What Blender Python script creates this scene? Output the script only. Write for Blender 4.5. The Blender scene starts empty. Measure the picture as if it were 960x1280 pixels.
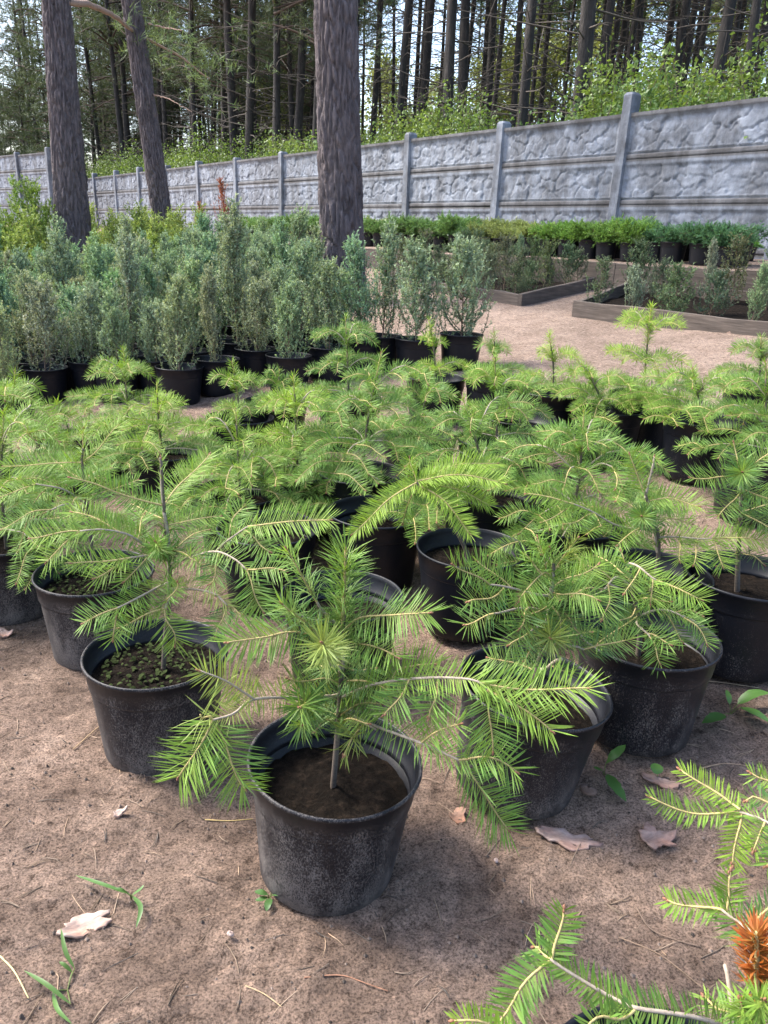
import bpy, math, random
import numpy as np
from mathutils import Matrix, Vector
R = math.radians
rng = np.random.default_rng(7)
random.seed(7)
sc = bpy.context.scene
COL = sc.collection

# ------------------------------------------------------------------ camera
FPX, PITCH, ROLL = 961.0, R(19.5), R(2.5)      # focal length in pixels of the 960x1280 photograph
CAM = np.array([0.0, 0.0, 1.0])
Fw = np.array([0, math.cos(PITCH), -math.sin(PITCH)])
U0 = np.array([0, math.sin(PITCH), math.cos(PITCH)])
R0 = np.array([1.0, 0, 0])
Rc = R0*math.cos(ROLL) + U0*math.sin(ROLL)
Uc = U0*math.cos(ROLL) - R0*math.sin(ROLL)
cd = bpy.data.cameras.new('camera')
cd.sensor_fit = 'VERTICAL'; cd.sensor_height = 36.0; cd.sensor_width = 27.0
cd.lens = FPX/1280*36.0
cd.clip_start = 0.05; cd.clip_end = 2000
cam = bpy.data.objects.new('camera', cd); COL.objects.link(cam)
M = Matrix.Identity(4)
for i in range(3):
    M[i][0], M[i][1], M[i][2], M[i][3] = Rc[i], Uc[i], -Fw[i], CAM[i]
cam.matrix_world = M
sc.camera = cam
sc.render.resolution_x, sc.render.resolution_y = 768, 1024

# ------------------------------------------------------------------ sky, sun, exposure
SUN_EL, SUN_AZ = R(52), R(-72)                 # azimuth from +Y towards +X; the sun stands to the left, a little beyond
w = bpy.data.worlds.new('World'); sc.world = w; w.use_nodes = True
nt = w.node_tree; bg = nt.nodes['Background']
sky = nt.nodes.new('ShaderNodeTexSky'); sky.sky_type = 'NISHITA'; sky.sun_disc = False
sky.sun_elevation = SUN_EL; sky.sun_rotation = SUN_AZ
sky.air_density = 1.0; sky.dust_density = 3.0; sky.ozone_density = 1.0
nt.links.new(sky.outputs[0], bg.inputs[0]); bg.inputs[1].default_value = 0.15
sd = bpy.data.lights.new('sun', 'SUN'); sd.energy = 2.0; sd.angle = R(14); sd.color = (1.0, 0.95, 0.87)
sun = bpy.data.objects.new('sun', sd); COL.objects.link(sun)
dirv = Vector((math.sin(SUN_AZ)*math.cos(SUN_EL), math.cos(SUN_AZ)*math.cos(SUN_EL), math.sin(SUN_EL)))
sun.rotation_euler = dirv.to_track_quat('Z', 'Y').to_euler(); sun.location = (-6, 3, 12)
vs = sc.view_settings
vs.view_transform = 'Standard'; vs.look = 'None'; vs.gamma = 1.0; vs.use_curve_mapping = False
vs.exposure = 1.85

# ------------------------------------------------------------------ pixel -> place helpers
NX, NY = 0.803, 0.596                          # the ground climbs towards the fence along this direction
Q_FENCE, Q_TER = 8.13, 5.75
def ray(px, py):
    return Fw + Rc*(px-480)/FPX + Uc*(640-py)/FPX
def on_y(px, py, Y):
    r = ray(px, py); return CAM + r*(Y/r[1])
def gz(x, y):                                  # lower ground
    q = np.asarray(x)*NX + np.asarray(y)*NY
    t = np.clip(q-0.55, 0, None)
    s = 0.138*(np.sqrt(t*t+0.09)-0.3)
    return np.minimum(s, 0.66)
def tz(x, y):                                  # terrace and forest floor
    q = np.asarray(x)*NX + np.asarray(y)*NY
    return 0.86 + 0.045*np.clip(q-Q_TER, 0, 12)
def on_ground(px, py, dz=0.0, f=gz):
    r = ray(px, py); t = 1.0
    lo, hi = 0.2, 60.0
    for _ in range(50):
        m = (lo+hi)/2; p = CAM + r*m
        if p[2] > f(p[0], p[1]) + dz: lo = m
        else: hi = m
    return CAM + r*lo

# ------------------------------------------------------------------ mesh helpers
def mesh_np(name, V, quads=None, tris=None, mat=None, col=None, smooth=True, mats=None):
    me = bpy.data.meshes.new(name)
    V = np.asarray(V, np.float32)
    nq = 0 if quads is None else len(quads); ntr = 0 if tris is None else len(tris)
    me.vertices.add(len(V)); me.vertices.foreach_set('co', V.ravel())
    me.loops.add(nq*4+ntr*3); me.polygons.add(nq+ntr)
    parts = []
    if nq: parts.append(np.asarray(quads, np.int32).ravel())
    if ntr: parts.append(np.asarray(tris, np.int32).ravel())
    me.loops.foreach_set('vertex_index', np.concatenate(parts))
    st = np.concatenate([np.arange(nq)*4, nq*4+np.arange(ntr)*3]).astype(np.int32)
    me.polygons.foreach_set('loop_start', st)
    me.polygons.foreach_set('use_smooth', np.full(nq+ntr, smooth))
    me.update(calc_edges=True)
    if col is not None:
        a = me.attributes.new('col', 'FLOAT_COLOR', 'POINT')
        c = np.ones((len(V), 4), np.float32); c[:, :3] = col
        a.data.foreach_set('color', c.ravel())
    if mat: me.materials.append(mat)
    return me
class MB:
    def __init__(s): s.V=[]; s.Q=[]; s.T=[]; s.C=[]; s.n=0
    def add(s, V, quads=None, tris=None, col=(1,1,1)):
        V = np.asarray(V, float)
        s.V.append(V)
        if quads is not None and len(quads): s.Q.append(np.asarray(quads)+s.n)
        if tris is not None and len(tris): s.T.append(np.asarray(tris)+s.n)
        c = np.empty((len(V), 3)); c[:] = col; s.C.append(c)
        s.n += len(V)
    def mesh(s, name, mat, smooth=True):
        return mesh_np(name, np.concatenate(s.V), np.concatenate(s.Q) if s.Q else None,
                       np.concatenate(s.T) if s.T else None, mat, np.concatenate(s.C), smooth)
def ob(name, me, parent=None, loc=None, rot=None, scale=None):
    o = bpy.data.objects.new(name, me); COL.objects.link(o)
    if parent: o.parent = parent
    if loc is not None: o.location = [float(a) for a in loc]
    if rot is not None: o.rotation_euler = rot
    if scale is not None: o.scale = (scale,)*3 if np.isscalar(scale) else scale
    return o
def tag(o, label=None, cat=None, group=None, kind=None):
    if label: o['label'] = label
    if cat: o['category'] = cat
    if group: o['group'] = group
    if kind: o['kind'] = kind
    return o
def copy_tree(o, parent=None):
    c = o.copy(); COL.objects.link(c); c.parent = parent
    for ch in list(o.children): copy_tree(ch, c)
    return c
def norm(a): return a/np.maximum(np.linalg.norm(a, axis=-1, keepdims=True), 1e-9)
def resample(P, n):
    P = np.asarray(P, float)
    if len(P) == 2: t = np.linspace(0, 1, n)[:, None]; return P[0]*(1-t)+P[1]*t
    E = np.vstack([2*P[0]-P[1], P, 2*P[-1]-P[-2]])
    L = np.concatenate([[0], np.cumsum(np.linalg.norm(np.diff(P, axis=0), axis=1))])
    u = np.linspace(0, L[-1], n); k = np.clip(np.searchsorted(L, u, 'right')-1, 0, len(P)-2)
    t = ((u-L[k])/np.maximum(L[k+1]-L[k], 1e-9))[:, None]
    p0, p1, p2, p3 = E[k], E[k+1], E[k+2], E[k+3]
    return 0.5*(2*p1+(p2-p0)*t+(2*p0-5*p1+4*p2-p3)*t*t+(3*p1-p0-3*p2+p3)*t**3)
def tangents(P):
    return norm(np.gradient(P, axis=0))
def tube(P, r, k=6, cap=True):
    P = np.asarray(P, float); n = len(P); r = np.broadcast_to(np.asarray(r, float), (n,))
    T = tangents(P)
    ref = np.array([0, 0, 1.0]) if abs(T[:, 2]).mean() < 0.8 else np.array([1.0, 0, 0])
    A = norm(np.cross(T, ref)); B = np.cross(T, A)
    an = np.arange(k)*2*math.pi/k
    V = P[:, None] + r[:, None, None]*(A[:, None]*np.cos(an)[None, :, None] + B[:, None]*np.sin(an)[None, :, None])
    V = V.reshape(-1, 3)
    i = np.arange(n-1)[:, None]*k; j = np.arange(k)[None]; j2 = (j+1) % k
    Q = np.stack([i+j, i+j2, i+k+j2, i+k+j], -1).reshape(-1, 4)
    Tr = None
    if cap:
        V = np.vstack([V, P[-1] + T[-1]*r[-1]*0.7]); a = (n-1)*k
        Tr = np.stack([a+np.arange(k), a+(np.arange(k)+1) % k, np.full(k, n*k)], -1)
    return V, Q, Tr
def box_verts(x0, x1, y0, y1, z0, z1, b=0.0):
    V = [(x, y, z) for z in (z0, z1) for y in (y0, y1) for x in (x0, x1)]
    Q = [(0,2,3,1),(4,5,7,6),(0,1,5,4),(2,6,7,3),(0,4,6,2),(1,3,7,5)]
    return np.array(V), np.array(Q)
def lathe(prof, k=48):
    prof = np.asarray(prof, float); n = len(prof); an = np.arange(k)*2*math.pi/k
    V = np.stack([prof[:, 0:1]*np.cos(an), prof[:, 0:1]*np.sin(an), np.repeat(prof[:, 1:2], k, 1)], -1).reshape(-1, 3)
    i = np.arange(n-1)[:, None]*k; j = np.arange(k)[None]; j2 = (j+1) % k
    Q = np.stack([i+j, i+j2, i+k+j2, i+k+j], -1).reshape(-1, 4)
    return V, Q
def blades(P, D, L, W, N, bend=0.0, rnd=rng):
    """flat pointed needles: base P, direction D, length L, width W, face normal N, bent along N"""
    n = len(P); L = np.broadcast_to(L, (n,))[:, None]; W = np.broadcast_to(W, (n,))[:, None]
    S = norm(np.cross(D, N)); b = np.broadcast_to(bend, (n,))[:, None]
    Nn = norm(np.cross(S, D))
    m = P + D*L*0.55 + Nn*b*L*0.35; t = P + D*L*0.98 + Nn*b*L
    V = np.stack([P-S*W*0.3, P+S*W*0.3, m-S*W*0.5, m+S*W*0.5, t], 1).reshape(-1, 3)
    o = np.arange(n)[:, None]*5
    return V, o+np.array([[0,1,3,2]]), o+np.array([[2,3,4]])
def fbm(x, y, seed=0, octs=4, f=1.0):
    r = np.random.default_rng(seed); s = np.zeros(np.broadcast(x, y).shape); a = 1.0
    for o in range(octs):
        for _ in range(3):
            th = r.uniform(0, 6.28); ph = r.uniform(0, 6.28); k = f*r.uniform(.7, 1.4)
            s = s + a/3*np.sin((x*math.cos(th)+y*math.sin(th))*k*6.28+ph+1.3*np.sin(y*k*3.1+ph*2))
        a *= .55; f *= 2.03
    return s
def cells(x, y, cx, cy, seed, wrapx=None):
    """F1, F2, cell id of a jittered grid"""
    r = np.random.default_rng(seed); nx, ny = 128, 256
    JX = r.uniform(.1, .9, (nx, ny)); JY = r.uniform(.1, .9, (nx, ny)); ID = r.uniform(0, 1, (nx, ny))
    gx = x/cx; gy = y/cy; ix = np.floor(gx).astype(int); iy = np.floor(gy).astype(int)
    f1 = np.full(x.shape, 9.0); f2 = f1.copy(); idd = np.zeros(x.shape)
    for a in (-1, 0, 1):
        for b in (-1, 0, 1):
            jx, jy = ix+a, iy+b
            kx = jx % wrapx if wrapx else jx % nx
            ky = jy % ny
            d = np.hypot(jx+JX[kx, ky]-gx, jy+JY[kx, ky]-gy)
            c = d < f1
            f2 = np.where(c, f1, np.minimum(f2, d)); idd = np.where(c, ID[kx, ky], idd); f1 = np.where(c, d, f1)
    return f1, f2, idd

# ------------------------------------------------------------------ materials
def new_mat(name):
    m = bpy.data.materials.new(name); m.use_nodes = True
    return m, m.node_tree.nodes, m.node_tree.links, m.node_tree.nodes['Principled BSDF']
def N(nodes, t, **kw):
    n = nodes.new(t)
    for k, v in kw.items(): setattr(n, k, v)
    return n
def noise(nodes, links, vec, scale, detail=6, rough=.6):
    n = nodes.new('ShaderNodeTexNoise'); n.inputs['Scale'].default_value = scale
    n.inputs['Detail'].default_value = detail; n.inputs['Roughness'].default_value = rough
    if vec is not None: links.new(vec, n.inputs['Vector'])
    return n
def ramp(nodes, links, fac, stops):
    r = nodes.new('ShaderNodeValToRGB'); e = r.color_ramp.elements
    while len(e) < len(stops): e.new(0.5)
    for i, (p, c) in enumerate(stops):
        e[i].position = p; e[i].color = (*c, 1) if len(c) == 3 else c
    links.new(fac, r.inputs[0]); return r
def mix(nodes, links, fac, a, b, mode='MIX'):
    m = nodes.new('ShaderNodeMix'); m.data_type = 'RGBA'; m.blend_type = mode
    for s, v in ((0, fac), (6, a), (7, b)):
        if hasattr(v, 'is_output'): links.new(v, m.inputs[s])
        else: m.inputs[s].default_value = v if s == 0 else (*v, 1) if len(v) == 3 else v
    return m.outputs[2]
def bump(nodes, links, h, strength, dist, prev=None):
    b = nodes.new('ShaderNodeBump'); b.inputs['Strength'].default_value = strength; b.inputs['Distance'].default_value = dist
    links.new(h, b.inputs['Height'])
    if prev: links.new(prev, b.inputs['Normal'])
    return b.outputs[0]
def leaf_mat(name, rough=.5, trans=.34, spec=.28):
    m, n, l, p = new_mat(name)
    a = N(n, 'ShaderNodeAttribute', attribute_name='col'); oi = N(n, 'ShaderNodeObjectInfo')
    c = mix(n, l, 1.0, a.outputs['Color'], oi.outputs['Color'], 'MULTIPLY')
    l.new(c, p.inputs['Base Color']); p.inputs['Roughness'].default_value = rough
    p.inputs['Specular IOR Level'].default_value = spec
    t = N(n, 'ShaderNodeBsdfTranslucent'); l.new(mix(n, l, 1.0, c, (1.25, 1.2, .6), 'MULTIPLY'), t.inputs['Color'])
    ms = N(n, 'ShaderNodeMixShader'); ms.inputs[0].default_value = trans
    l.new(p.outputs[0], ms.inputs[1]); l.new(t.outputs[0], ms.inputs[2])
    l.new(ms.outputs[0], n['Material Output'].inputs['Surface'])
    return m
def attr_mat(name, rough=.8, nscale=60, amt=.35, bumpd=.002):
    m, n, l, p = new_mat(name)
    a = N(n, 'ShaderNodeAttribute', attribute_name='col'); tc = N(n, 'ShaderNodeTexCoord')
    no = noise(n, l, tc.outputs['Object'], nscale)
    r = ramp(n, l, no.outputs[0], [(.3, (1-amt,)*3), (.7, (1+amt,)*3)])
    l.new(mix(n, l, 1.0, a.outputs['Color'], r.outputs[0], 'MULTIPLY'), p.inputs['Base Color'])
    p.inputs['Roughness'].default_value = rough
    l.new(bump(n, l, no.outputs[0], .6, bumpd), p.inputs['Normal'])
    return m
MAT_NEEDLE = leaf_mat('fir_needles')
MAT_TWIG = attr_mat('fir_bark', .75, 220, .3, .001)
MAT_JUN = leaf_mat('juniper_foliage', .6, .25, .3)
MAT_LEAF = leaf_mat('broad_leaf', .4, .4, .4)
MAT_WEED = leaf_mat('low_weed', .85, .2, .04)
MAT_LITTER = attr_mat('dry_litter', .8, 90, .3, .0005)
MAT_WOOD = attr_mat('dead_twig_wood', .85, 40, .3, .002)

def soil_mat():
    m, n, l, p = new_mat('sandy_soil')
    g = N(n, 'ShaderNodeNewGeometry'); P = g.outputs['Position']
    big = noise(n, l, P, .9, 5); mid = noise(n, l, P, 6.5, 7, .65); fine = noise(n, l, P, 48, 8, .78); grit = noise(n, l, P, 260, 4, .75)
    near = ramp(n, l, mid.outputs[0], [(.28, (.105, .075, .058)), (.47, (.228, .168, .133)), (.62, (.305, .228, .182)), (.8, (.40, .315, .26))])
    sand = ramp(n, l, mid.outputs[0], [(.25, (.19, .142, .112)), (.5, (.27, .21, .172)), (.8, (.35, .28, .235))])
    # by position: paler colour ramp on the open path, darker one where the pots stand
    sx = N(n, 'ShaderNodeSeparateXYZ'); l.new(P, sx.inputs[0])
    ma = N(n, 'ShaderNodeMath', operation='MULTIPLY_ADD'); ma.inputs[1].default_value = NX; l.new(sx.outputs[0], ma.inputs[0])
    mb = N(n, 'ShaderNodeMath', operation='MULTIPLY'); mb.inputs[1].default_value = NY; l.new(sx.outputs[1], mb.inputs[0]); l.new(mb.outputs[0], ma.inputs[2])
    ad = N(n, 'ShaderNodeMath', operation='MULTIPLY_ADD'); ad.inputs[1].default_value = 1.6; l.new(big.outputs[0], ad.inputs[0]); l.new(ma.outputs[0], ad.inputs[2])
    st = N(n, 'ShaderNodeMapRange'); st.inputs[1].default_value = 2.5; st.inputs[2].default_value = 3.7; l.new(ad.outputs[0], st.inputs[0])
    c = mix(n, l, st.outputs[0], near.outputs[0], sand.outputs[0])
    f = ramp(n, l, fine.outputs[0], [(.37, (.30, .27, .25)), (.45, (.92, .91, .9)), (.53, (1.05, 1.04, 1.03)), (.63, (1.5, 1.46, 1.42))])
    c = mix(n, l, .9, c, f.outputs[0], 'MULTIPLY')
    gr = ramp(n, l, grit.outputs[0], [(.40, (.38, .35, .33)), (.48, (1, 1, 1)), (.62, (1.6, 1.55, 1.5))])
    c = mix(n, l, .85, c, gr.outputs[0], 'MULTIPLY')
    b2 = ramp(n, l, big.outputs[0], [(.35, (.72, .7, .68)), (.65, (1.15, 1.12, 1.1))])
    c = mix(n, l, .8, c, b2.outputs[0], 'MULTIPLY')
    l.new(c, p.inputs['Base Color']); p.inputs['Roughness'].default_value = .92; p.inputs['Specular IOR Level'].default_value = .2
    b = bump(n, l, mid.outputs[0], .6, .05); b = bump(n, l, fine.outputs[0], 1.0, .018, b); b = bump(n, l, grit.outputs[0], .9, .003, b)
    l.new(b, p.inputs['Normal']); return m
MAT_SOIL = soil_mat()
def potsoil_mat():
    m, n, l, p = new_mat('potting_soil')
    g = N(n, 'ShaderNodeNewGeometry'); P = g.outputs['Position']
    a = noise(n, l, P, 55, 8, .7); b = noise(n, l, P, 260, 4, .7)
    r = ramp(n, l, a.outputs[0], [(.3, (.005, .004, .003)), (.52, (.013, .0095, .007)), (.68, (.034, .024, .017)), (.80, (.075, .054, .038))])
    l.new(r.outputs[0], p.inputs['Base Color']); p.inputs['Roughness'].default_value = .95; p.inputs['Specular IOR Level'].default_value = .1
    k = bump(n, l, a.outputs[0], 1, .02); k = bump(n, l, b.outputs[0], .7, .003, k); l.new(k, p.inputs['Normal'])
    return m
MAT_PSOIL = potsoil_mat()
def pot_mat():
    m, n, l, p = new_mat('black_plastic_dusty')
    tc = N(n, 'ShaderNodeTexCoord'); oi = N(n, 'ShaderNodeObjectInfo')
    P = N(n, 'ShaderNodeNewGeometry').outputs['Position']
    mp = N(n, 'ShaderNodeMapping'); mp.inputs['Scale'].default_value = (1, 1, .55); l.new(P, mp.inputs[0])
    a = noise(n, l, mp.outputs[0], 420, 4, .85); b = noise(n, l, mp.outputs[0], 26, 6, .65); c2 = noise(n, l, mp.outputs[0], 9, 4)
    sx = N(n, 'ShaderNodeSeparateXYZ'); l.new(tc.outputs['Object'], sx.inputs[0])
    h = N(n, 'ShaderNodeMapRange'); h.inputs[1].default_value = .0; h.inputs[2].default_value = .19; h.inputs[3].default_value = .30; h.inputs[4].default_value = .16
    l.new(sx.outputs[2], h.inputs[0])
    s1 = N(n, 'ShaderNodeMath', operation='MULTIPLY_ADD'); s1.inputs[1].default_value = .38; l.new(b.outputs[0], s1.inputs[0]); l.new(h.outputs[0], s1.inputs[2])
    s2 = N(n, 'ShaderNodeMath', operation='MULTIPLY_ADD'); s2.inputs[1].default_value = 1.25; l.new(a.outputs[0], s2.inputs[0]); l.new(s1.outputs[0], s2.inputs[2])
    s3 = N(n, 'ShaderNodeMath', operation='MULTIPLY_ADD'); s3.inputs[1].default_value = .25; l.new(c2.outputs[0], s3.inputs[0]); l.new(s2.outputs[0], s3.inputs[2])
    s4 = N(n, 'ShaderNodeSeparateColor'); l.new(oi.outputs['Color'], s4.inputs[0])
    s5 = N(n, 'ShaderNodeMath', operation='ADD'); l.new(s3.outputs[0], s5.inputs[0]); l.new(s4.outputs[0], s5.inputs[1]); s3 = s5
    mr = N(n, 'ShaderNodeMapRange'); mr.inputs[1].default_value = 2.10; mr.inputs[2].default_value = 2.28; mr.inputs[4].default_value = .72; l.new(s3.outputs[0], mr.inputs[0])
    dust = ramp(n, l, b.outputs[0], [(.3, (.13, .115, .11)), (.7, (.21, .185, .168))])
    dp = N(n, 'ShaderNodeVectorMath', operation='DOT_PRODUCT'); l.new(tc.outputs['Object'], dp.inputs[0]); l.new(tc.outputs['Normal'], dp.inputs[1])
    om = N(n, 'ShaderNodeMapRange'); om.inputs[1].default_value = .02; om.inputs[2].default_value = .08; om.inputs[3].default_value = .12; l.new(dp.outputs['Value'], om.inputs[0])   # outer faces carry the dust
    dm = N(n, 'ShaderNodeMath', operation='MULTIPLY'); l.new(mr.outputs[0], dm.inputs[0]); l.new(om.outputs[0], dm.inputs[1]); mr = dm
    c = mix(n, l, mr.outputs[0], (.006, .007, .0105), dust.outputs[0])
    l.new(c, p.inputs['Base Color'])
    rr = N(n, 'ShaderNodeMapRange'); rr.inputs[3].default_value = .42; rr.inputs[4].default_value = .95; l.new(mr.outputs[0], rr.inputs[0])
    l.new(rr.outputs[0], p.inputs['Roughness'])
    p.inputs['Specular IOR Level'].default_value = .3
    l.new(bump(n, l, a.outputs[0], .25, .0008), p.inputs['Normal'])
    return m
MAT_POT = pot_mat()
def concrete_mat():
    m, n, l, p = new_mat('weathered_concrete')
    P = N(n, 'ShaderNodeNewGeometry').outputs['Position']
    mp = N(n, 'ShaderNodeMapping'); mp.inputs['Scale'].default_value = (1, 1, .35); l.new(P, mp.inputs[0])
    a = noise(n, l, P, 7, 7, .65); b = noise(n, l, mp.outputs[0], 3.2, 6, .7); f = noise(n, l, P, 90, 5, .7)
    r = ramp(n, l, a.outputs[0], [(.3, (.135, .148, .172)), (.5, (.215, .237, .28)), (.7, (.30, .33, .385))])
    st = ramp(n, l, b.outputs[0], [(.42, (.42, .39, .36)), (.58, (1, 1, 1))])
    c = mix(n, l, .7, r.outputs[0], st.outputs[0], 'MULTIPLY')
    at = N(n, 'ShaderNodeAttribute', attribute_name='col')
    c = mix(n, l, 1.0, c, at.outputs['Color'], 'MULTIPLY')
    l.new(c, p.inputs['Base Color']); p.inputs['Roughness'].default_value = .9
    k = bump(n, l, a.outputs[0], .5, .02); k = bump(n, l, f.outputs[0], .5, .004, k); l.new(k, p.inputs['Normal'])
    return m
MAT_CONC = concrete_mat()
def bark_mat(name, c0, c1, c2, sc_=1.0):
    m, n, l, p = new_mat(name)
    tc = N(n, 'ShaderNodeTexCoord')
    mp = N(n, 'ShaderNodeMapping'); mp.inputs['Scale'].default_value = (1, 1, .22); l.new(tc.outputs['Object'], mp.inputs[0])
    a = noise(n, l, mp.outputs[0], 22*sc_, 8, .7); b = noise(n, l, mp.outputs[0], 110*sc_, 6, .7); g = noise(n, l, tc.outputs['Object'], 1.8, 3)
    r = ramp(n, l, a.outputs[0], [(.3, c0), (.5, c1), (.7, c2)])
    r2 = ramp(n, l, b.outputs[0], [(.3, (.55, .53, .52)), (.55, (1, 1, 1)), (.75, (1.4, 1.35, 1.3))])
    c = mix(n, l, .8, r.outputs[0], r2.outputs[0], 'MULTIPLY')
    r3 = ramp(n, l, g.outputs[0], [(.35, (.8, .8, .85)), (.65, (1.2, 1.12, 1.05))])
    c = mix(n, l, .7, c, r3.outputs[0], 'MULTIPLY')
    l.new(c, p.inputs['Base Color']); p.inputs['Roughness'].default_value = .9
    k = bump(n, l, a.outputs[0], .9, .035/sc_); k = bump(n, l, b.outputs[0], .7, .005/sc_, k); l.new(k, p.inputs['Normal'])
    return m
MAT_BARK = bark_mat('pine_bark', (.06, .050, .052), (.118, .098, .102), (.19, .162, .165))
MAT_BARK2 = bark_mat('dark_pine_bark', (.015, .014, .013), (.034, .030, .028), (.07, .061, .054), .7)
def board_mat():
    m, n, l, p = new_mat('weathered_board')
    tc = N(n, 'ShaderNodeTexCoord'); mp = N(n, 'ShaderNodeMapping'); mp.inputs['Scale'].default_value = (.12, 1, 1.6); l.new(tc.outputs['Object'], mp.inputs[0])
    a = noise(n, l, mp.outputs[0], 40, 7, .7); b = noise(n, l, tc.outputs['Object'], 3, 4)
    r = ramp(n, l, a.outputs[0], [(.3, (.045, .035, .028)), (.55, (.095, .077, .064)), (.75, (.155, .128, .108))])
    r3 = ramp(n, l, b.outputs[0], [(.35, (.7, .7, .72)), (.65, (1.15, 1.1, 1.05))])
    l.new(mix(n, l, .8, r.outputs[0], r3.outputs[0], 'MULTIPLY'), p.inputs['Base Color']); p.inputs['Roughness'].default_value = .88
    l.new(bump(n, l, a.outputs[0], .6, .006), p.inputs['Normal']); return m
MAT_BOARD = board_mat()
def floor_mat():
    m, n, l, p = new_mat('forest_floor')
    P = N(n, 'ShaderNodeNewGeometry').outputs['Position']
    a = noise(n, l, P, 3, 7, .65); b = noise(n, l, P, 30, 6, .7)
    r = ramp(n, l, a.outputs[0], [(.3, (.05, .055, .02)), (.5, (.10, .085, .045)), (.7, (.10, .13, .04))])
    r2 = ramp(n, l, b.outputs[0], [(.3, (.6,)*3), (.7, (1.3,)*3)])
    l.new(mix(n, l, .8, r.outputs[0], r2.outputs[0], 'MULTIPLY'), p.inputs['Base Color']); p.inputs['Roughness'].default_value = .95
    l.new(bump(n, l, b.outputs[0], .8, .03), p.inputs['Normal']); return m
MAT_FLOOR = floor_mat()
def chip_mat():
    m, n, l, p = new_mat('bark_flake')
    tc = N(n, 'ShaderNodeTexCoord'); mp = N(n, 'ShaderNodeMapping'); mp.inputs['Scale'].default_value = (.4, 1.2, 1); l.new(tc.outputs['Object'], mp.inputs[0])
    a = noise(n, l, mp.outputs[0], 60, 7, .65); b = noise(n, l, tc.outputs['Object'], 14, 3)
    r = ramp(n, l, a.outputs[0], [(.3, (.11, .085, .075)), (.55, (.25, .205, .185)), (.75, (.36, .31, .285))])
    r2 = ramp(n, l, b.outputs[0], [(.4, (1.0, 1.02, 1.06)), (.6, (1.15, .92, .82))])
    oi = N(n, 'ShaderNodeObjectInfo')
    c = mix(n, l, 1.0, mix(n, l, .9, r.outputs[0], r2.outputs[0], 'MULTIPLY'), oi.outputs['Color'], 'MULTIPLY')
    l.new(c, p.inputs['Base Color']); p.inputs['Roughness'].default_value = .75
    l.new(bump(n, l, a.outputs[0], .7, .004), p.inputs['Normal']); return m
MAT_CHIP = chip_mat()

# ------------------------------------------------------------------ ground
def bumps(x, y):                               # small unevenness of the trodden soil round the pots
    near = np.exp(-((x/4)**2 + ((y-1.5)/5)**2))
    return near*(.006*fbm(x, y, 3, 4, 1.7) + .0045*fbm(x, y, 5, 3, 9) + .0022*fbm(x, y, 6, 2, 27)*np.exp(-((x/1.6)**2+((y-1.2)/1.4)**2))) + .012*fbm(x, y, 9, 2, .4)*np.exp(-((x/15)**2+((y-6)/12)**2))
def make_ground():
    def axis(lo, hi, c, n, k):                 # dense near c, wide far away
        s = np.linspace(math.asinh((lo-c)/k), math.asinh((hi-c)/k), n); return c + k*np.sinh(s)
    X = axis(-400, 400, 0.1, 620, .5); Y = axis(-60, 700, 1.0, 560, .5)
    x, y = np.meshgrid(X, Y)
    z = gz(x, y)
    z = z + bumps(x, y)
    n, m = x.shape
    i = np.arange(n-1)[:, None]*m; j = np.arange(m-1)[None]
    Q = np.stack([i+j, i+j+1, i+m+j+1, i+m+j], -1).reshape(-1, 4)
    o = ob('ground', mesh_np('ground', np.stack([x, y, z], -1).reshape(-1, 3), Q, None, MAT_SOIL)); tag(o, kind='structure')
UD = np.array([-NY, NX])                       # along the fence, away to the left
ND = np.array([NX, NY])                        # across it, uphill
def qp(q, s, z=None, f=tz):                    # a point at distance q uphill and s along the fence from its first post
    p = ND*q + UD*s
    p = np.array([p[0], p[1], f(p[0], p[1]) if z is None else z]); return p
S0 = float(np.array([2.65, 10.07])@UD)         # the post at s=S0
def strip(name, q0, q1, s0, s1, nq, ns, mat, amp, f=tz):
    q, s = np.meshgrid(np.linspace(q0, q1, nq), np.linspace(s0, s1, ns))
    x = ND[0]*q + UD[0]*s; y = ND[1]*q + UD[1]*s
    z = f(x, y) + amp*fbm(x, y, 21, 4, .6)
    n, m = q.shape; i = np.arange(n-1)[:, None]*m; j = np.arange(m-1)[None]
    Q = np.stack([i+j, i+m+j, i+m+j+1, i+j+1], -1).reshape(-1, 4)
    me = mesh_np(name, np.stack([x, y, z], -1).reshape(-1, 3), Q[:, ::-1], None, mat)
    o = ob(name, me); tag(o, kind='structure'); return o
make_ground()
strip('terrace', Q_TER+.03, Q_FENCE+.25, -16, 45, 30, 400, MAT_SOIL, .012)
strip('forest_floor', Q_FENCE+.2, 160, -160, 160, 120, 120, MAT_FLOOR, .05)

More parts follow.
